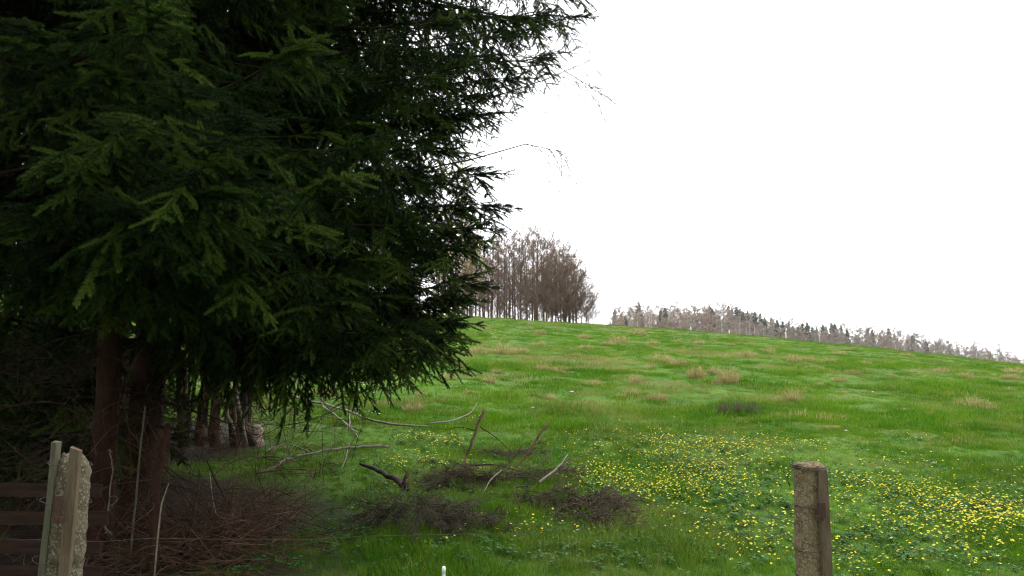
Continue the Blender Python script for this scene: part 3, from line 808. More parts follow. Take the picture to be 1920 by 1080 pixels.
# ------------------------------------------------------------------ fence posts
def frame_along(p, q, nrm):
    z = unit(q - p); y = unit(nrm - z * np.dot(nrm, z)); x = np.cross(y, z)
    return np.stack([x, y, z], 1)
def beam(b, p, q, w, d, nrm=np.array([0, -1.0, 0]), mi=0, n=10, wob=.0015, g=None, skew=0.0):
    """a sawn batten with slightly uneven edges; skew slants the top cut"""
    ax = frame_along(p, q, nrm); g = g or np.random.default_rng(int(abs(p[0]) * 1000))
    vs, L = [], np.linalg.norm(q - p)
    for k in range(n):
        c_ = p + (q - p) * k / (n - 1)
        for sx, sy in ((-1, -1), (1, -1), (1, 1), (-1, 1)):
            o = ax[:, 0] * (sx * w / 2) + ax[:, 1] * (sy * d / 2) + g.normal(0, wob, 3)
            if k == n - 1: o = o + ax[:, 2] * skew * sx
            vs.append(c_ + o)
    fs = [(k * 4 + m_, k * 4 + (m_ + 1) % 4, (k + 1) * 4 + (m_ + 1) % 4, (k + 1) * 4 + m_) for k in range(n - 1) for m_ in range(4)]
    fs += [(3, 2, 1, 0), tuple((n - 1) * 4 + m_ for m_ in range(4))]
    b.add(vs, fs, mi); b.smooth = False
def column(b, p, q, prof, g, sides=16, rough=.0022, flat=.85):
    """a chamfered concrete column: eight-sided section with chipped, pebbly faces; prof = [(height share, radius)]"""
    ax = frame_along(p, q, np.array([0.12, -1.0, 0]))
    ts = np.unique(np.concatenate([np.linspace(0, 1, 60), [a_ for a_, _ in prof]]))
    vs = []
    for t in ts:
        r = float(np.interp(t, [a_ for a_, _ in prof], [b_ for _, b_ in prof]))
        for k in range(sides):
            th = 2 * PI * (k + .5) / sides
            m8 = math.cos(((th + PI / 8) % (PI / 4)) - PI / 8)
            rr = r / m8 * (1 + g.normal(0, rough / .06)) - (abs(g.normal(0, .006)) if g.random() < .04 else 0)
            vs.append(p + (q - p) * t + ax[:, 0] * rr * math.cos(th) + ax[:, 1] * rr * math.sin(th) * flat + (g.normal(0, .004, 3) if t > .985 else 0))
    n = len(ts)
    b.add(vs, [(i_ * sides + k, i_ * sides + (k + 1) % sides, (i_ + 1) * sides + (k + 1) % sides, (i_ + 1) * sides + k) for i_ in range(n - 1) for k in range(sides)] + [tuple((n - 1) * sides + k for k in range(sides))])
def loop(b, c_, axis, rx, ry, r, tail=0.0, tilt=0.0, g=None):
    ax = frame_along(c_, c_ + axis, np.array([0, -1.0, 0])); pts = []
    for th in np.linspace(0, 2 * PI + tail, 26):
        pts.append(c_ + ax[:, 0] * rx * math.cos(th) + ax[:, 1] * ry * math.sin(th) + ax[:, 2] * (tilt * math.cos(th) + (g.normal(0, .002) if g is not None else 0)))
    b.tube(pts, r, 4)
def extend(top, low):
    """carry the line of a post down into the ground"""
    d = low - top
    return top + d * ((top[2] + .15) / -d[2])

g = np.random.default_rng(3)
t_ = P(138, 852, 2.6); l_ = extend(t_, P(112, 1080, 2.6)); base = np.array([l_[0], l_[1], 0.0])
post = thing('fence_post', 'chipped grey concrete post with two wooden laths tied on, under the spruces', 'fence post', base)
bk = tuple(-base)
def at_post(name, b, m_, par, **kw): return b.build(name, m_, par, bk, **kw)
H_ = np.linalg.norm(t_ - l_)
b = MB(); column(b, l_, t_, [(0, .070), (1 - .33 / H_, .062), (1 - .045 / H_, .054), (1 - .02 / H_, .044), (1, .028)], g); at_post('column', b, M['concrete'], post)
b = MB(); beam(b, extend(P(141, 842, 2.515), P(119, 1080, 2.515)), P(141, 842, 2.515), .030, .016, skew=.006, g=g); at_post('batten', b, M['wood'], post)
b = MB(); beam(b, extend(P(105, 829, 2.56), P(80, 1080, 2.56)), P(105, 829, 2.56), .020, .024, g=g); at_post('lath', b, M['wood_grey'], post)
axp = unit(t_ - l_)
b = MB(); b.box(P(107, 953, 2.50), (.020, .012, .075), frame_along(l_, t_, np.array([-.3, -1, 0]))); b.box(P(111, 975, 2.505), (.026, .02, .016), frame_along(l_, t_, np.array([-.3, -1, 0]))); b.smooth = False; at_post('bracket', b, M['rust'], post)
for py, rr in ((868, .058), (936, .072), (1040, .074)):
    b = MB(); c_ = t_ + (l_ - t_) * ((py - 852) / 1500 * 2.6 / H_); loop(b, c_ - np.array([.008, 0, 0]), axp, rr, .078, .0012, .2, .005, g); at_post('tie_wire', b, M['wire'], post)

t_ = P(1517, 868, 3.1); l_ = extend(t_, P(1526, 1080, 3.1)); base = np.array([l_[0], l_[1], 0.0]); bk = tuple(-base)
post = thing('fence_post', 'round brown weathered concrete post standing among the yellow flowers', 'fence post', base)
H_ = np.linalg.norm(t_ - l_); axp = unit(t_ - l_)
b = MB(); column(b, l_, t_, [(0, .072), (1 - .04 / H_, .060), (1 - .016 / H_, .059), (1 - .008 / H_, .053), (1, .046)], g); at_post('column', b, M['concrete_dark'], post)
b = MB(); beam(b, extend(P(1543, 884, 3.035), P(1551, 1080, 3.035)), P(1543, 884, 3.035), .034, .018, skew=.003, g=g); at_post('batten', b, M['wood'], post)
b = MB(); b.box(P(1541, 957, 3.018), (.026, .014, .056), frame_along(l_, t_, np.array([.1, -1, 0]))); b.box(P(1536, 970, 3.02), (.034, .016, .010), frame_along(l_, t_, np.array([.1, -1, 0]))); b.smooth = False; at_post('bracket', b, M['rust'], post)
for py, rr in ((874, .064), (878, .063), (946, .067), (1024, .070)):
    b = MB(); c_ = t_ + (l_ - t_) * ((py - 868) / 1500 * 3.1 / H_); loop(b, c_, axp, rr, .068, .0017, .7, .006, g); at_post('tie_wire', b, M['wire'], post)
for pts in ([(1552, 874), (1556, 880), (1553, 888), (1546, 886)], [(1488, 882), (1478, 890), (1476, 900), (1482, 912), (1480, 905)]):
    b = MB(); b.tube([P(x_, y_, 3.05) for x_, y_ in pts], .0017, 4); at_post('loose_wire_end', b, M['wire'], post)

# wire netting strung between the posts
wf = thing('wire_fence', 'thin rusty wire netting strung between the concrete posts', 'fence', (0, 3.1, 0))
pa, pb = P(112, 1024, 2.64), P(1526, 1024, 3.12)
dirw = (pb - pa) / np.linalg.norm(pb - pa)
def wire(pts, r=.0008):
    b = MB(); b.tube(pts, r, 3); b.build('wire', M['wire'], wf, (0, -3.1, 0))
for zz in (pa[2] + .02, pa[2] - .2, pa[2] - .4, pa[2] - .6):
    if zz < .04: continue
    wire([np.array([pa[0], pa[1], zz]) + (pb - pa) * np.array([1, 1, 0]) * t + np.array([0, g.normal(0, .004), g.normal(0, .006) - .03 * math.sin(PI * min(max(t, 0), 1))]) for t in np.linspace(-.6, 1.9, 40)])
for t in np.arange(-.55, 1.85, .088):
    p = pa + (pb - pa) * t; p[2] = pa[2] + .01
    wire([np.array([p[0] + g.normal(0, .004), p[1], z_]) for z_ in np.linspace(p[2], .02, 6)], .0005)

# the white peg
p = P(832, 1062, 3.4); g0 = hz(p[0], p[1])
peg = thing('fence_peg', 'white plastic peg poking up at the lower picture edge', 'peg', (p[0], p[1], g0))
b = MB(); b.tube([(0, 0, -.1), (0, 0, p[2] - g0 - .03)], .0075, 10); b.build('stake', M['white_peg'], peg)
b = MB(); b.tube([(0, 0, p[2] - g0 - .03), (0, 0, p[2] - g0 - .008), (0, 0, p[2] - g0 - .002), (0, 0, p[2] - g0)], [.0082, .0082, .0065, .0025], 10, 0, True); b.build('cap', M['white_peg'], peg)

# board fence behind the chipped post
bf = thing('board_fence', 'dark brown horizontal board fence behind the chipped concrete post', 'fence', (-3.6, 5.4, 0))
for py in (920, 972, 1027, 1076):
    z_ = P(110, py, 5.4)[2]; b = MB()
    beam(b, np.array([-6.5, 5.4, z_ + g.normal(0, .015)]), np.array([P(196, py, 5.4)[0] + g.uniform(-.05, .03), 5.4, z_]), .085, .024, np.array([0, -1.0, .05]), g=g)
    b.build('board', M['board'], bf, (3.6, -5.4, 0))
for x_ in (-6.3, -4.7, -2.9):
    b = MB(); beam(b, np.array([x_, 5.47, -.2]), np.array([x_, 5.47, .95]), .09, .09, g=g); b.build('post', M['board'], bf, (3.6, -5.4, 0))

# pale posts up on the crest
for px, py, h_, lab in [(925, 600, 1.0, 'pale fence post on the crest, nearest the spruce tips'), (1013, 603, .95, 'thinner of two pale posts on the crest before the copse'), (1022, 603, 1.05, 'thicker of two pale posts on the crest before the copse'),
                        (1112, 607, .8, 'pale post at the outer foot of the copse'), (1294, 623, .6, 'short pale stub on the crest below the rusty trees'), (1365, 630, .6, 'short pale stub on the crest below the white birches'), (1471, 641, .95, 'pale upright post on the crest toward the low end')]:
    x_, y_ = (px - 960) / 1500 * 90 * 1.006, 90.0
    b = MB(); rr = .075 if 'thinner' not in lab else .055; s_ = g.uniform(-.06, .06)
    b.tube([(0, 0, -.3), (s_ * .5, 0, h_ * .5), (s_, 0, h_ - .06), (s_, 0, h_)], [rr, rr * .95, rr * .9, rr * .4], 7, 0, True)
    o = b.build('fence_post', M['post_pale'], None, (x_, y_, hz(x_, y_))); tag(o, lab, 'fence post', 'pale posts on the crest')

# ------------------------------------------------------------------ stems, stakes and dead wood under the spruces
def stick(name, pix, rads, m_, parent, bk, sides=6, jit=.06, n_sub=4):
    """pix = points in the place; smoothed into a knobbly stick"""
    pts, rr = [], []
    for k in range(len(pix) - 1):
        for q_ in range(n_sub):
            t = q_ / n_sub; pts.append(pix[k] * (1 - t) + pix[k + 1] * t); rr.append(rads[k] * (1 - t) + rads[k + 1] * t)
    pts.append(pix[-1]); rr.append(rads[-1])
    pts = [pts[0]] + [(pts[k - 1] + 2 * pts[k] + pts[k + 1]) / 4 + g.normal(0, rr[k] * .25, 3) for k in range(1, len(pts) - 1)] + [pts[-1]]
    b = MB(); b.tube(pts, rr, sides, 0, True, jit, g)
    return b.build(name, m_, parent, bk)
def lone_stick(name, label, cat, pts, rads, m_, **kw):
    base = pts[0].copy()
    o = stick(name, [p_ - base for p_ in pts], rads, m_, None, tuple(base), **kw)
    return tag(o, label, cat)
lone_stick('garden_stake', 'straight pale stake standing between the two spruce trunks', 'stake', [P(243, 1045, 6.3), P(257, 900, 6.3), P(272, 762, 6.35)], [.009, .008, .007], M['wood_grey'])
lone_stick('garden_stake', 'thin grey pole standing among the dark stems behind the thicker trunk', 'stake', [P(354, 838, 9.4), P(354, 720, 9.4), P(356, 590, 9.5)], [.014, .013, .012], M['wood_grey'])
lone_stick('dead_stick', 'bent pale stick rising from the brush beside the split trunk', 'stick', [P(288, 1090, 5.6), P(297, 990, 5.6), P(302, 945, 5.65), P(316, 906, 5.7)], [.006, .0055, .005, .003], M['twig_pale'])
lone_stick('split_trunk', 'leaning split young trunk with a pale edge beside the stake', 'tree trunk', [P(283, 1075, 6.1), P(292, 930, 6.15), P(303, 840, 6.2), P(316, 795, 6.25)], [.04, .037, .032, .018], M['bark_spruce'], sides=9)
base = P(232, 1000, 6.55)
vine = thing('dead_vine', 'pale twisted dead vine dangling on the slender spruce trunk', 'vine', base)
for pts, rr in (([(205, 845), (208, 862), (211, 885), (205, 920), (204, 945), (198, 975), (196, 990), (204, 998), (210, 1005)], .006), ([(205, 932), (216, 930), (221, 935), (213, 945), (204, 950)], .004), ([(196, 1000), (203, 995), (210, 1000)], .004), ([(200, 846), (205, 843), (210, 848)], .006)):
    stick('tendril', [P(x_, y_, 6.52) for x_, y_ in pts], [rr] * (len(pts) - 1) + [rr * .5], M['twig_pale'], vine, tuple(-base), 5, .1, 3)
# coppiced stems
base = G(420, 840)
cz = base[1]
cop_t = thing('coppiced_tree', 'clump of leaning brown stems with peeling bark behind the thicker spruce', 'tree', base)
for pts, r0, r1 in (([(345, 838), (338, 720), (328, 600), (320, 480)], .085, .05), ([(372, 836), (384, 720), (396, 600), (410, 470)], .075, .045), ([(396, 872), (404, 760), (412, 650), (425, 520)], .075, .055), ([(440, 836), (430, 745), (405, 660), (395, 540)], .07, .04),
                    ([(462, 838), (448, 770), (441, 722), (450, 650), (480, 560)], .06, .035), ([(474, 836), (462, 800), (446, 770)], .045, .03), ([(480, 834), (466, 812), (452, 790)], .035, .02), ([(452, 838), (462, 740), (490, 660), (530, 560)], .05, .03), ([(432, 838), (452, 735), (500, 640), (560, 560)], .04, .022)):
    Yd = cz + g.uniform(-.5, .6)
    stick('stem', [P(x_, y_, Yd) for x_, y_ in pts], list(np.linspace(r0, r1, len(pts))), M['bark_grey'] if g.random() < .6 else M['twig_red'], cop_t, tuple(-base), 9, .12)
for pts in ([(440, 728), (449, 770), (462, 830)], [(418, 748), (430, 790), (440, 812)]):
    o = stick('bark_slab', [P(x_, y_, cz - .75) for x_, y_ in pts], [.032, .03, .02], M['twig_pale'], cop_t, tuple(-base), 5, .2)
tw = MB()
for _ in range(260):
    p = P(g.uniform(325, 540), g.uniform(540, 800), cz + g.uniform(-1, 1)); d = unit(np.array([g.normal(0, .5), g.normal(0, .5), g.uniform(.1, 1)])); q_ = p + d * g.uniform(.2, .8)
    tw.tube([p, (p + q_) / 2 + g.normal(0, .04, 3), q_], [.005, .0035, .0015], 3)
tag(tw.build('twigs', M['twig_brown'], cop_t, tuple(-base)), None, None, None, 'stuff')
# mottled stump
p = G(478, 836); b = MB()
b.tube([(0, 0, -.1), (.02, 0, .05), (-.01, 0, .16), (.03, 0, .25), (.04, 0, .29)], [.13, .11, .10, .085, .04], 11, 0, True, .16, g)
tag(b.build('tree_stump', m_solid('mottled_stump', [(.16, .10, .08), (.42, .34, .29)], 30, .9, .8, 60, .1), None, tuple(p)), 'small mottled stump at the foot of the coppiced stems', 'stump')

# ------------------------------------------------------------------ fallen branches in the grass
def lay(px, py, up): return G(px, py) + UP * up
def branch(name, label, m_, lines, cat='branch'):
    base = lay(*lines[0][0][0], 0)
    t = thing(name, label, cat, base)
    for k, (pts, r0, r1, u) in enumerate(lines):
        ups = u if isinstance(u, (list, tuple)) else [u] * len(pts)
        stick('limb' if k == 0 else 'side_branch', [lay(a_, b_, h_) for (a_, b_), h_ in zip(pts, ups)], list(np.linspace(r0, r1, len(pts))), m_, t, tuple(-base), 6, .1)
    return t
branch('fallen_branch', 'long thin pale branch curving down from the spruce tips into the grass', M['twig_pale'],
       [([(525, 740), (560, 757), (610, 768), (655, 783), (690, 800), (745, 809), (800, 812)], .024, .016, .10), ([(800, 812), (850, 806), (882, 792), (895, 770)], .016, .006, .14),
        ([(604, 755), (606, 770), (625, 782), (645, 800), (668, 820)], .016, .011, .06), ([(668, 820), (664, 812), (672, 832)], .016, .008, .05), ([(612, 770), (618, 745), (628, 738)], .014, .007, .2), ([(640, 795), (655, 806), (682, 816)], .014, .006, .05), ([(548, 752), (562, 728), (568, 700)], .014, .006, .3), ([(655, 783), (656, 805), (648, 812)], .012, .006, .05)])
branch('fallen_branch', 'pale forked branch lying flat in the dark grass nearest the brush heap', M['twig_pale'],
       [([(728, 847), (690, 848), (654, 850), (613, 854), (580, 862), (548, 869)], .019, .014, .07), ([(548, 869), (511, 873), (485, 866), (456, 869)], .013, .004, .06), ([(548, 869), (531, 874), (517, 886), (478, 903)], .016, .010, .06),
        ([(576, 862), (556, 852), (535, 846), (518, 853), (498, 860)], .010, .004, .10), ([(535, 846), (508, 850), (496, 862)], .007, .004, .08), ([(652, 850), (648, 870), (638, 892)], .008, .004, .05), ([(655, 850), (653, 843), (660, 846)], .010, .006, .08)])

def bough(b, p0, d0, L, n, spread_, mi=0, sc=1.0, flat=.25):
    """a dry spruce bough: twigs fanning off a stem"""
    n, sc = max(4, int(n * .95)), sc * .88
    for k in range(n):
        t = (k + g.random()) / n
        p = p0 + d0 * L * t + g.normal(0, .03, 3)
        for _ in range(2):
            d = unit(d0 * g.uniform(.3, 1) + np.array([g.normal(0, spread_), g.normal(0, spread_), g.normal(-.05, flat)]))
            l = g.uniform(.25, .6) * sc
            pts = [p]
            for s_ in range(4): d = unit(d - UP * .06 + g.normal(0, .1, 3)); pts.append(pts[-1] + d * l / 4)
            b.tube(pts, [.006, .005, .004, .003, .0015], 3, mi)
            for s_ in range(14):
                q_ = pts[int(g.integers(1, 5))] + g.normal(0, .01, 3); e = unit(d + g.normal(0, .55, 3)); q2 = q_ + e * g.uniform(.06, .2) * sc
                b.tube([q_, q2], [.0036, .0012], 3, mi)
                for __ in range(3):
                    q3 = q_ + (q2 - q_) * g.random(); b.tube([q3, q3 + unit(e + g.normal(0, .6, 3)) * g.uniform(.03, .09)], [.0028, .001], 3, mi)
def fine(b, name, t, bk, m_='dead_spruce'):
    return tag(b.build(name, M[m_], t, bk), None, None, None, 'stuff')
base = G(770, 985); bk = tuple(-base)
t = thing('dead_bough', 'dark dry spruce bough with a cut stem pointing up to the left', 'branch', base)
stick('stem', [lay(675, 905, .22), lay(708, 925, .25), lay(746, 955, .27), lay(762, 975, .3)], [.018, .026, .03, .034], M['twig_brown'], t, bk, 7)
stick('stub', [lay(757, 970, .3), lay(762, 965, .42)], [.022, .012], M['twig_brown'], t, bk, 6)
b = MB(); c0 = lay(755, 985, .20)
bough(b, c0, unit(np.array([1, -.25, -.12])), .75, 24, .55); bough(b, c0 + UP * .05, unit(np.array([.5, -.8, -.1])), .4, 10, .5); bough(b, c0, unit(np.array([-.9, -.3, -.2])), .15, 7, .5); bough(b, lay(770, 925, .08), unit(np.array([1, .1, 0])), .45, 8, .4)
fine(b, 'twigs', t, bk)
base = G(1000, 960); bk = tuple(-base)
t = thing('brush_heap', 'low heap of dry brown spruce brush with two poles leaning out of it', 'brush heap', base)
b = MB()
for p_, d_, L_, n_ in [((960, 950), (1, -.1, 0), .9, 26), ((1040, 955), (1, -.2, -.05), .7, 22), ((940, 915), (-.5, .3, .05), .6, 14), ((985, 900), (.6, .4, 0), .5, 12), ((900, 905), (1, 0, 0), .6, 12), ((880, 860), (.8, .2, 0), .7, 10), ((1060, 975), (.8, -.5, -.05), .45, 12)]:
    bough(b, lay(*p_, .08), unit(np.array(d_, float)), L_, n_, .5, 0, 1.0, .16)
fine(b, 'twigs', t, bk)
for pts, r0, r1 in (([lay(862, 892, .05), P(872, 862, 10.1), P(887, 824, 10.15), P(896, 796, 10.2), P(907, 768, 10.3)], .015, .018), ([lay(942, 908, .05), P(962, 884, 10.0), P(988, 853, 10.1), P(1006, 824, 10.2), P(1029, 793, 10.3)], .013, .016)):
    stick('pole', pts, list(np.linspace(r0, r1, len(pts))), M['twig_red'], t, bk, 7, .16)
for pts, r0 in (([lay(1010, 928, .12), lay(1050, 908, .2), lay(1065, 900, .3)], .016), ([lay(880, 892, .12), lay(930, 897, .15), lay(975, 905, .12)], .012), ([P(900, 800, 10.2), P(930, 820, 10.2), P(960, 850, 10.1)], .009), ([P(893, 808, 10.2), P(860, 800, 10.3), P(835, 806, 10.4)], .008), ([lay(985, 930, .1), lay(960, 950, .2), lay(975, 975, .1)], .012), ([lay(945, 905, .15), lay(920, 925, .15), lay(905, 945, .1)], .01)):
    stick('loose_branch', pts, list(np.linspace(r0, r0 * .4, len(pts))), M['twig_pale'] if r0 in (.016, .01) else M['twig_brown'], t, bk, 5)

# the tangle of dead twigs under the spruces
base = G(430, 1000); bk = tuple(-base)
t = thing('brush_heap', 'big tangle of reddish dead twigs at the foot of the spruces', 'brush heap', base)
b = MB()
for _ in range(900):
    x_, y_ = g.normal(-2.55, .38), g.normal(6.95, .5)
    p = np.array([x_, y_, hz(x_, y_) + g.uniform(.0, .3) * math.exp(-((x_ + 2.4) / .7) ** 2) + .02])
    d = unit(np.array([g.normal(0, 1), g.normal(0, .8), g.normal(.12, .28)])); l = g.uniform(.2, .75); pts = [p]; cur = g.normal(0, .16, 3)
    for s_ in range(4): d = unit(d + cur - UP * .05); pts.append(pts[-1] + d * l / 4)
    r0 = g.uniform(.0018, .0062); b.tube(pts, [r0, r0 * .9, r0 * .75, r0 * .6, r0 * .3], 3)
fine(b, 'twigs', t, bk, 'twig_red')
for pts, r0, m_ in (([lay(400, 1065, .1), lay(445, 1045, .16), lay(500, 1040, .2), lay(545, 1015, .2), lay(560, 990, .15)], .007, 'twig_red'), ([lay(478, 985, .2), lay(510, 960, .25), lay(545, 975, .22), lay(578, 962, .2)], .011, 'twig_red'), ([lay(434, 1040, .05), P(440, 975, 6.6), P(436, 935, 6.6)], .007, 'twig_red'),
                    ([lay(338, 1055, .05), P(360, 980, 6.5), P(372, 915, 6.6), P(374, 880, 6.7)], .010, 'twig_brown'), ([lay(440, 985, .1), P(405, 905, 7.2), P(388, 865, 7.3)], .012, 'twig_brown'), ([lay(390, 940, .3), P(402, 968, 6.6), lay(440, 1010, .15)], .006, 'twig_pale'), ([lay(480, 905, .1), lay(540, 906, .16), lay(580, 915, .2), lay(592, 935, .1)], .007, 'twig_red')):
    stick('loose_branch', pts, list(np.linspace(r0, r0 * .5, len(pts))), M[m_], t, bk, 5)

# twiggy undergrowth among the trunks
b = MB()
for _ in range(1500):
    x_, y_ = g.uniform(-7.2, -2.0), g.uniform(6.0, 11.5)
    if x_ > -2.6 and y_ < 7: continue
    p = np.array([x_, y_, hz(x_, y_) + (g.uniform(0, 1.3) if g.random() < .6 else 0)])
    d = unit(np.array([g.normal(0, .6), g.normal(0, .6), g.uniform(-.2, 1)])); l = g.uniform(.3, 1.3); pts = [p]; cur = g.normal(0, .12, 3)
    for s_ in range(5): d = unit(d + cur - UP * .07 * s_); pts.append(pts[-1] + d * l / 5)
    r0 = g.uniform(.0018, .006); b.tube(pts, [r0, r0 * .9, r0 * .75, r0 * .6, r0 * .4, r0 * .2], 3)
tag(b.build('undergrowth', M['twig_red']), 'dark twiggy undergrowth among the spruce trunks', None, None, 'stuff')

# ------------------------------------------------------------------ dry tussocks, each its own
def tussock(seed, n=300, rad=.19, h=.26, w=.0042):
    r = np.random.default_rng(seed); b = MB(); b.smooth = False
    for _ in range(n):
        a, d = r.uniform(0, 2 * PI), rad * r.random() ** .7
        base = np.array([d * math.cos(a), d * math.sin(a), -.03])
        hh = h * r.uniform(.35, 1.1) * (1.15 - d / rad * .5); la = a + r.normal(0, .6); ln = hh * r.uniform(.25, 1.3)
        tip = base + np.array([ln * math.cos(la), ln * math.sin(la), hh * (1 - .3 * ln / hh)])
        t2 = r.uniform(0, 2 * PI)
        b.blade(base, tip, w * r.uniform(.6, 1.2), np.array([-math.cos(la) * ln * .15, -math.sin(la) * ln * .15, hh * .22]), np.array([math.cos(t2), math.sin(t2), 0]))
    return b.mesh('grass_tussock', M['straw'])
tus = [tussock(60 + k) for k in range(5)]
TS = [  # spot in the picture, width in picture units, height factor, label
    (895, 662, 42, .8, 'straw coloured tussock beside the spruce tips, left end of a dry row'), (945, 664, 60, .8, 'wide straw coloured tussock in the dry row near the spruce tips'), (975, 662, 40, .7, 'straw coloured tussock at the far end of the dry row'),
    (838, 712, 32, .8, None), (870, 690, 34, .6, None), (915, 718, 34, .9, 'rounded straw tussock below the dry row, beside the spruce'), (790, 743, 26, .8, None), (775, 771, 44, .9, 'flat straw tussock closest to the long pale branch'), (882, 738, 26, .6, None),
    (952, 744, 28, .8, None), (1030, 749, 30, .9, None), (1005, 742, 26, .6, None), (1015, 694, 34, .7, None), (1055, 694, 28, .7, None), (1035, 696, 24, .7, None), (1120, 726, 26, 1.1, None), (1192, 719, 30, 1.6, 'upright pointed straw tussock in the middle of the slope'), (1185, 743, 36, 1.0, 'greenish tussock just below the pointed one'), (1165, 744, 26, .6, None),
    (1232, 751, 44, .8, 'low straw tussock beside the greenish one'), (1240, 681, 46, .9, 'wide straw tussock under the upper yellow flower strip'), (1268, 685, 44, .7, 'flattened straw tussock under the upper yellow flower strip'), (1305, 707, 38, 1.5, 'tall round straw tussock, first of three in a row'), (1340, 702, 30, 1.2, 'small dark straw tussock between two tall ones'), (1365, 716, 44, 1.4, 'tall straw tussock, last of three in a row'),
    (1400, 670, 40, .8, None), (1490, 679, 30, 1.1, None), (1555, 681, 28, .8, None), (1485, 755, 44, 1.4, 'tall ragged straw tussock beside the dark bush'), (1455, 755, 34, .8, 'small straw tussock between the dark bush and the ragged one'),
    (1820, 765, 50, .9, 'wide brown tussock alone on the open slope'), (1845, 769, 40, .8, 'brown tussock leaning on the wide one on the open slope'), (1722, 803, 34, .5, 'flat straw patch of grass above the round post'), (1785, 804, 40, .5, 'flat straw patch of grass below the wide brown tussock'),
    (1160, 642, 44, .7, None), (1140, 648, 30, .7, None), (1100, 655, 34, .6, None), (1195, 627, 40, .6, None), (1225, 646, 30, .7, None), (1010, 648, 34, .5, None), (1080, 670, 34, .6, None), (930, 700, 30, .6, None), (1355, 672, 34, .6, None), (1310, 645, 26, .7, None), (1560, 805, 34, .4, None), (1045, 712, 22, .5, None), (1160, 770, 26, .6, None), (1700, 668, 26, .6, None), (1600, 700, 30, .5, None), (1900, 700, 34, .7, None), (1010, 1048, 26, .5, 'tiny dead grass tuft by the lower picture edge'), (1268, 905, 20, .4, 'tiny pale dead tuft among the yellow flowers')]
tr_ = np.random.default_rng(44)
for _ in range(46):
    px = tr_.uniform(890, 1900); lo = float(np.interp(px, [880, 1100, 1300, 1600, 1920], [606, 614, 633, 663, 698]))
    TS.append((px, lo + 4 + tr_.random() ** 1.6 * 110, tr_.uniform(14, 30), tr_.uniform(.4, 1.0), None))
for k, (px, py, w_, hf, lab) in enumerate(TS):
    p = G(px, py); dist = math.hypot(p[0], p[1])
    sc = w_ / 1500 * dist / .46
    o = link('grass_tussock', tus[k % 5], None, tuple(p))
    o.scale = (sc, sc, sc * min(hf, 1.4) * 1.2); o.rotation_euler = (0, 0, rnd.uniform(0, 6.28))
    if lab is None:
        lab = 'small straw tuft high on the slope under the crest' if py < 690 else 'small straw tuft on the slope between the spruce and the tall tussocks' if px < 1300 else 'small straw tuft on the open slope toward the picture edge'
    tag(o, lab, 'tussock', 'dry grass tussocks on the slope')

# the dark little bush
p = G(1385, 778); b = MB()
for _ in range(420):
    a, d = g.uniform(0, 6.28), .34 * math.sqrt(g.random())
    q0 = np.array([d * math.cos(a) * 1.25, d * math.sin(a), -.03]); dr = unit(np.array([math.cos(a) * .7 * d / .34, math.sin(a) * .7 * d / .34, 1]) + g.normal(0, .25, 3)); l = g.uniform(.15, .42) * (1.1 - .4 * d / .34)
    q1 = q0 + dr * l * .5; q2 = q1 + unit(dr + g.normal(0, .2, 3)) * l * .5; b.tube([q0, q1, q2], [.0045, .0035, .0015], 3)
tb = thing('small_bush', 'low dark twiggy bush alone on the green slope', 'bush', p)
tag(b.build('twigs', M['dark_twig'], tb), None, None, None, 'stuff')
b = MB(); b.tube([(0, 0, -.1), (.02, 0, .1), (.0, .02, .2)], [.02, .014, .006], 6); b.build('stem', M['twig_brown'], tb)

# pale stones
def stone(seed):
    r = np.random.default_rng(seed); b = MB(); n = 8
    rings = [(-.5, .7), (0, 1.0), (.4, .75), (.55, .25)]
    b.tube([(r.normal(0, .06), r.normal(0, .06), z_) for z_, _ in rings], [a_ for _, a_ in rings], n, 0, True, .16, r)
    return b.mesh('pale_stone', M['stone'])
for k, (px, py, w_, lab) in enumerate([(1588, 811, 9, 'pale flat stone at the end of the faint track above the round post'), (1631, 802, 8, 'pale stone lying on the faint track'), (1857, 787, 8, 'pale stone below the wide brown tussock'), (1636, 738, 7, 'pale stone high up the open slope'), (1072, 738, 9, 'pale chip in the grass left of the greenish tussock'), (1752, 872, 10, 'pale stone among the yellow flowers right of the post'), (1000, 768, 8, 'pale chip in the grass above the leaning poles')]):
    p = G(px, py); sc = w_ / 1500 * p[1] / 2
    o = link('pale_stone', stone(k), None, tuple(p + UP * sc * .5)); o.scale = (sc, sc, sc * .7); tag(o, lab, 'stone')

# ------------------------------------------------------------------ flowers and herb leaves
def flower(seed, petals, r, m_, h):
    q = np.random.default_rng(seed); b = MB(); b.smooth = False
    for k in range(petals):
        a = 2 * PI * k / petals + q.normal(0, .08); d = np.array([math.cos(a), math.sin(a), 0]); s_ = np.array([-d[1], d[0], 0])
        l = r * q.uniform(.85, 1.1)
        b.add([UP * h, d * l * .55 + s_ * l * .26 + UP * (h + .16 * l), d * l + UP * (h + .30 * l), d * l * .55 - s_ * l * .26 + UP * (h + .16 * l)], [(0, 1, 2, 3)], 0)
    b.tube([(0, 0, h + .001), (0, 0, h + .004), (0, 0, h + .005)], [.0035, .003, .0008], 5, 0)
    b.tube([(0, 0, -.02), (.003, 0, h * .5), (0, 0, h)], [.0014, .0012, .001], 3, 1)
    return b
fl = [flower(k, 8, .0165, None, h_) for k, h_ in enumerate((.09, .11, .13))]
fl_me = [b.mesh('yellow_flower', [M['petal'], M['leaf']]) for b in fl]
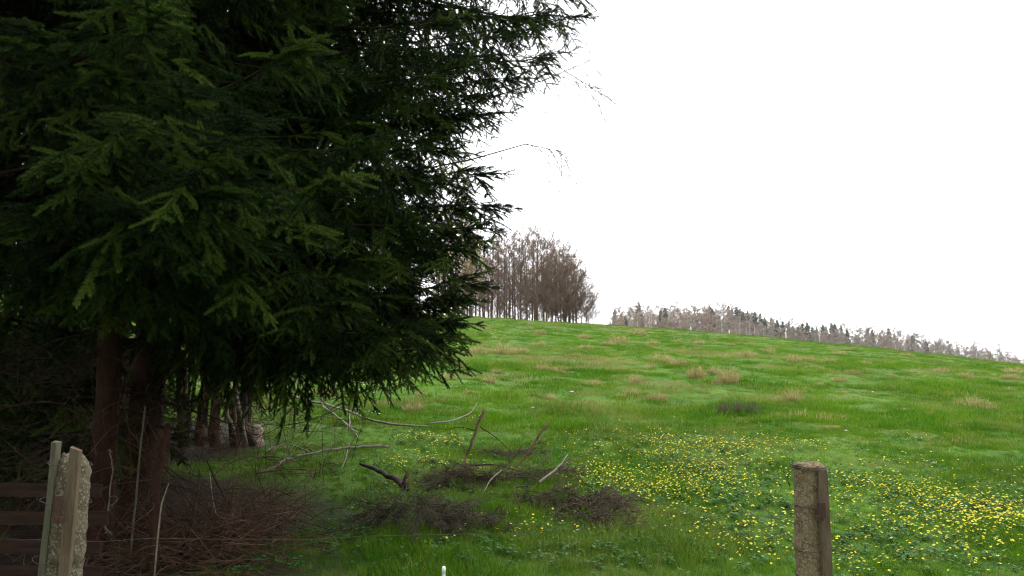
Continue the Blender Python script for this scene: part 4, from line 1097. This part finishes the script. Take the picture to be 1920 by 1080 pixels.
BL = [  # patches of yellow: picture spot, half-width, half-height, count
    (1180, 880, 110, 40, 150), (1280, 850, 110, 28, 150), (1330, 900, 130, 34, 240), (1420, 920, 120, 40, 260), (1400, 970, 130, 40, 190), (1240, 940, 90, 30, 110), (1110, 900, 60, 26, 50), (1150, 825, 90, 16, 40), (1360, 840, 100, 18, 100), (1520, 840, 90, 10, 40),
    (1600, 900, 90, 28, 120), (1700, 930, 110, 30, 150), (1800, 950, 110, 34, 180), (1890, 955, 70, 30, 130), (1860, 990, 90, 34, 110), (1660, 1000, 110, 30, 110), (1780, 1050, 150, 30, 100), (1620, 1060, 80, 24, 50), (1720, 870, 70, 12, 50), (1880, 905, 60, 16, 30), (1560, 1010, 70, 24, 40), (1420, 1040, 110, 26, 40),
    (790, 826, 50, 9, 40), (840, 838, 34, 8, 22), (770, 872, 60, 14, 26), (860, 880, 80, 14, 26), (1010, 1000, 90, 20, 20), (1070, 985, 70, 20, 16), (900, 1000, 120, 24, 10), (1205, 663, 46, 6, 70), (1260, 672, 40, 6, 26), (1120, 845, 60, 18, 26), (720, 960, 80, 40, 8), (1750, 830, 100, 12, 16), (890, 790, 14, 4, 7)]
fp = []
for px, py, hw, hh, n_ in BL:
    for _ in range(int(n_ * (3.6 if px < 1400 else 2.7))):
        x_, y_ = rng.normal(px, hw * .62), rng.normal(py, hh * .7)
        if y_ > 1100 or y_ < 640: continue
        fp.append((x_, y_))
fp = np.array(fp)
def ground_many(pp):
    """G() for many spots at once"""
    d = np.stack([(pp[:, 0] - 960) / 1500, CF - (540 - pp[:, 1]) / 1500 * SF, SF + (540 - pp[:, 1]) / 1500 * CF], 1)
    ysm = np.geomspace(4.0, 120, 500); out_ = np.zeros((len(pp), 3)); done = np.zeros(len(pp), bool)
    for yv in ysm:
        q_ = EYE + d * (yv / d[:, 1])[:, None]
        hit = ~done & (q_[:, 2] < height(q_[:, 0], q_[:, 1]))
        out_[hit] = q_[hit]; done |= hit
    out_ = out_[done]
    out_[:, 2] = height(out_[:, 0], out_[:, 1])
    return out_
fpos = ground_many(fp)
fpos = fpos[rng.random(len(fpos)) < .22 + .8 * ss(.38, .60, fbm(fpos[:, 0], fpos[:, 1], .9, 81))]
fpos = fpos[np.argsort(np.hypot(fpos[:, 0], fpos[:, 1]))]
frot = np.stack([rng.normal(.18, .3, len(fpos)), rng.normal(0, .3, len(fpos)), rng.uniform(0, 6.28, len(fpos))], 1)
fsc = rng.uniform(.5, .92, len(fpos))
for k in range(300):
    o = link('yellow_flower', fl_me[k % 3], None, tuple(fpos[k])); o.rotation_euler = tuple(frot[k]); o.scale = (fsc[k],) * 3
    side = fpos[k, 0] > 1.25
    tag(o, 'small yellow starry flower in the grass on the picture-edge side of the round post' if side else 'small yellow starry flower in the near grass before the brush heap and round post', 'flower', 'yellow flowers beyond the round post' if side else 'yellow flowers before the round post')
flp = [proto('far_yellow_flower', b, [M['petal'], M['leaf']]) for b in fl]
tag(scatter('yellow_flowers', flp, fpos[300:], frot[300:], fsc[300:] * 1.05, rng.integers(0, 3, len(fpos) - 300)), 'drift of small yellow flowers spread through the grass', None, None, 'stuff')

wf_me = flower(9, 6, .017, None, .09).mesh('white_flower', [M['white_petal'], M['leaf']])
wp = np.array([(rng.normal(px, sx), rng.normal(py, sy)) for px, py, sx, sy, n_ in [(662, 725, 12, 3, 22), (560, 745, 14, 5, 12), (495, 738, 10, 4, 7), (698, 785, 14, 3, 7), (672, 780, 6, 2, 3), (850, 735, 20, 5, 5), (690, 740, 20, 8, 6)] for _ in range(n_)])
for p in ground_many(wp):
    o = link('white_flower', wf_me, None, tuple(p)); o.rotation_euler = (rng.normal(.2, .3), rng.normal(0, .3), rng.uniform(0, 6)); o.scale = (1.25,) * 3
    tag(o, 'small white wood flower in the grass beside the hanging spruce tips', 'flower', 'white flowers beside the spruce tips')

def rosette(seed, n=9):
    q = np.random.default_rng(seed); b = MB(); b.smooth = False
    for _ in range(n):
        a = q.uniform(0, 6.28); d = np.array([math.cos(a), math.sin(a), 0]); s_ = np.array([-d[1], d[0], 0]); h_ = q.uniform(.03, .08); dist = q.uniform(.01, .07); r = q.uniform(.012, .022)
        c_ = d * dist + UP * h_; tl = np.array([q.normal(0, .3), q.normal(0, .3), 0])
        ring_ = [c_ + (d * x_ + s_ * y_) * r + UP * (r * (x_ * tl[0] + y_ * tl[1]) + (-.12 * r if x_ == -.8 else 0)) for x_, y_ in ((-.55, 0), (-.8, .55), (0, .95), (.85, .5), (1.1, 0), (.85, -.5), (0, -.95), (-.8, -.55))]
        b.add([c_ - UP * .004] + ring_, [(0, 1 + k, 1 + (k + 1) % 8) for k in range(8)])
        b.tube([(0, 0, -.01), d * dist * .6 + UP * h_ * .6, c_], [.001, .0008, .0006], 3)
    return b
ros = [proto('leaf_rosette', rosette(k), M['leaf']) for k in range(4)]
lp_ = []
for px, py, hw, hh, n_ in BL:
    if py > 780: lp_ += [(rng.normal(px, hw * .8), rng.normal(py, hh * .9)) for _ in range(int(n_ * .55) + 8)]
for px, py, hw, hh, n_ in [(840, 920, 70, 26, 420), (800, 960, 80, 30, 180), (1080, 950, 60, 30, 200), (1130, 990, 90, 40, 300), (900, 1040, 160, 30, 360), (1200, 1040, 160, 30, 300), (680, 900, 90, 40, 220), (650, 1000, 60, 40, 160), (1000, 850, 50, 20, 120), (470, 1065, 60, 20, 60), (1750, 1030, 150, 40, 240), (1060, 870, 40, 20, 80), (600, 850, 90, 20, 80)]:
    lp_ += [(rng.normal(px, hw * .7), rng.normal(py, hh * .7)) for _ in range(int(n_ * .4))]
lp_ = np.array(lp_); lp_ = lp_[(lp_[:, 1] > 760) & (lp_[:, 1] < 1110)]
lpos = ground_many(lp_)
tag(scatter('herb_leaves', ros, lpos, np.stack([rng.normal(0, .12, len(lpos)), rng.normal(0, .12, len(lpos)), rng.uniform(0, 6.28, len(lpos))], 1), rng.uniform(.45, .95, len(lpos)), rng.integers(0, 4, len(lpos))),
    'low round herb leaves covering the ground among the flowers', None, None, 'stuff')

# ------------------------------------------------------------------ the damp air
b = MB(); b.smooth = False
b.box((60, 270, 25), (760, 640, 76))
mh, nt, out = mat('damp_air')
vol = N(nt, 'ShaderNodeVolumePrincipled', {'Color': (.95, .96, 1, 1), 'Density': .00011, 'Anisotropy': .2})
nt.links.new(vol.outputs[0], out.inputs['Volume'])
o = b.build('haze', mh); tag(o, 'pale damp air softening the far wood', None, None, 'stuff'); o.visible_shadow = True
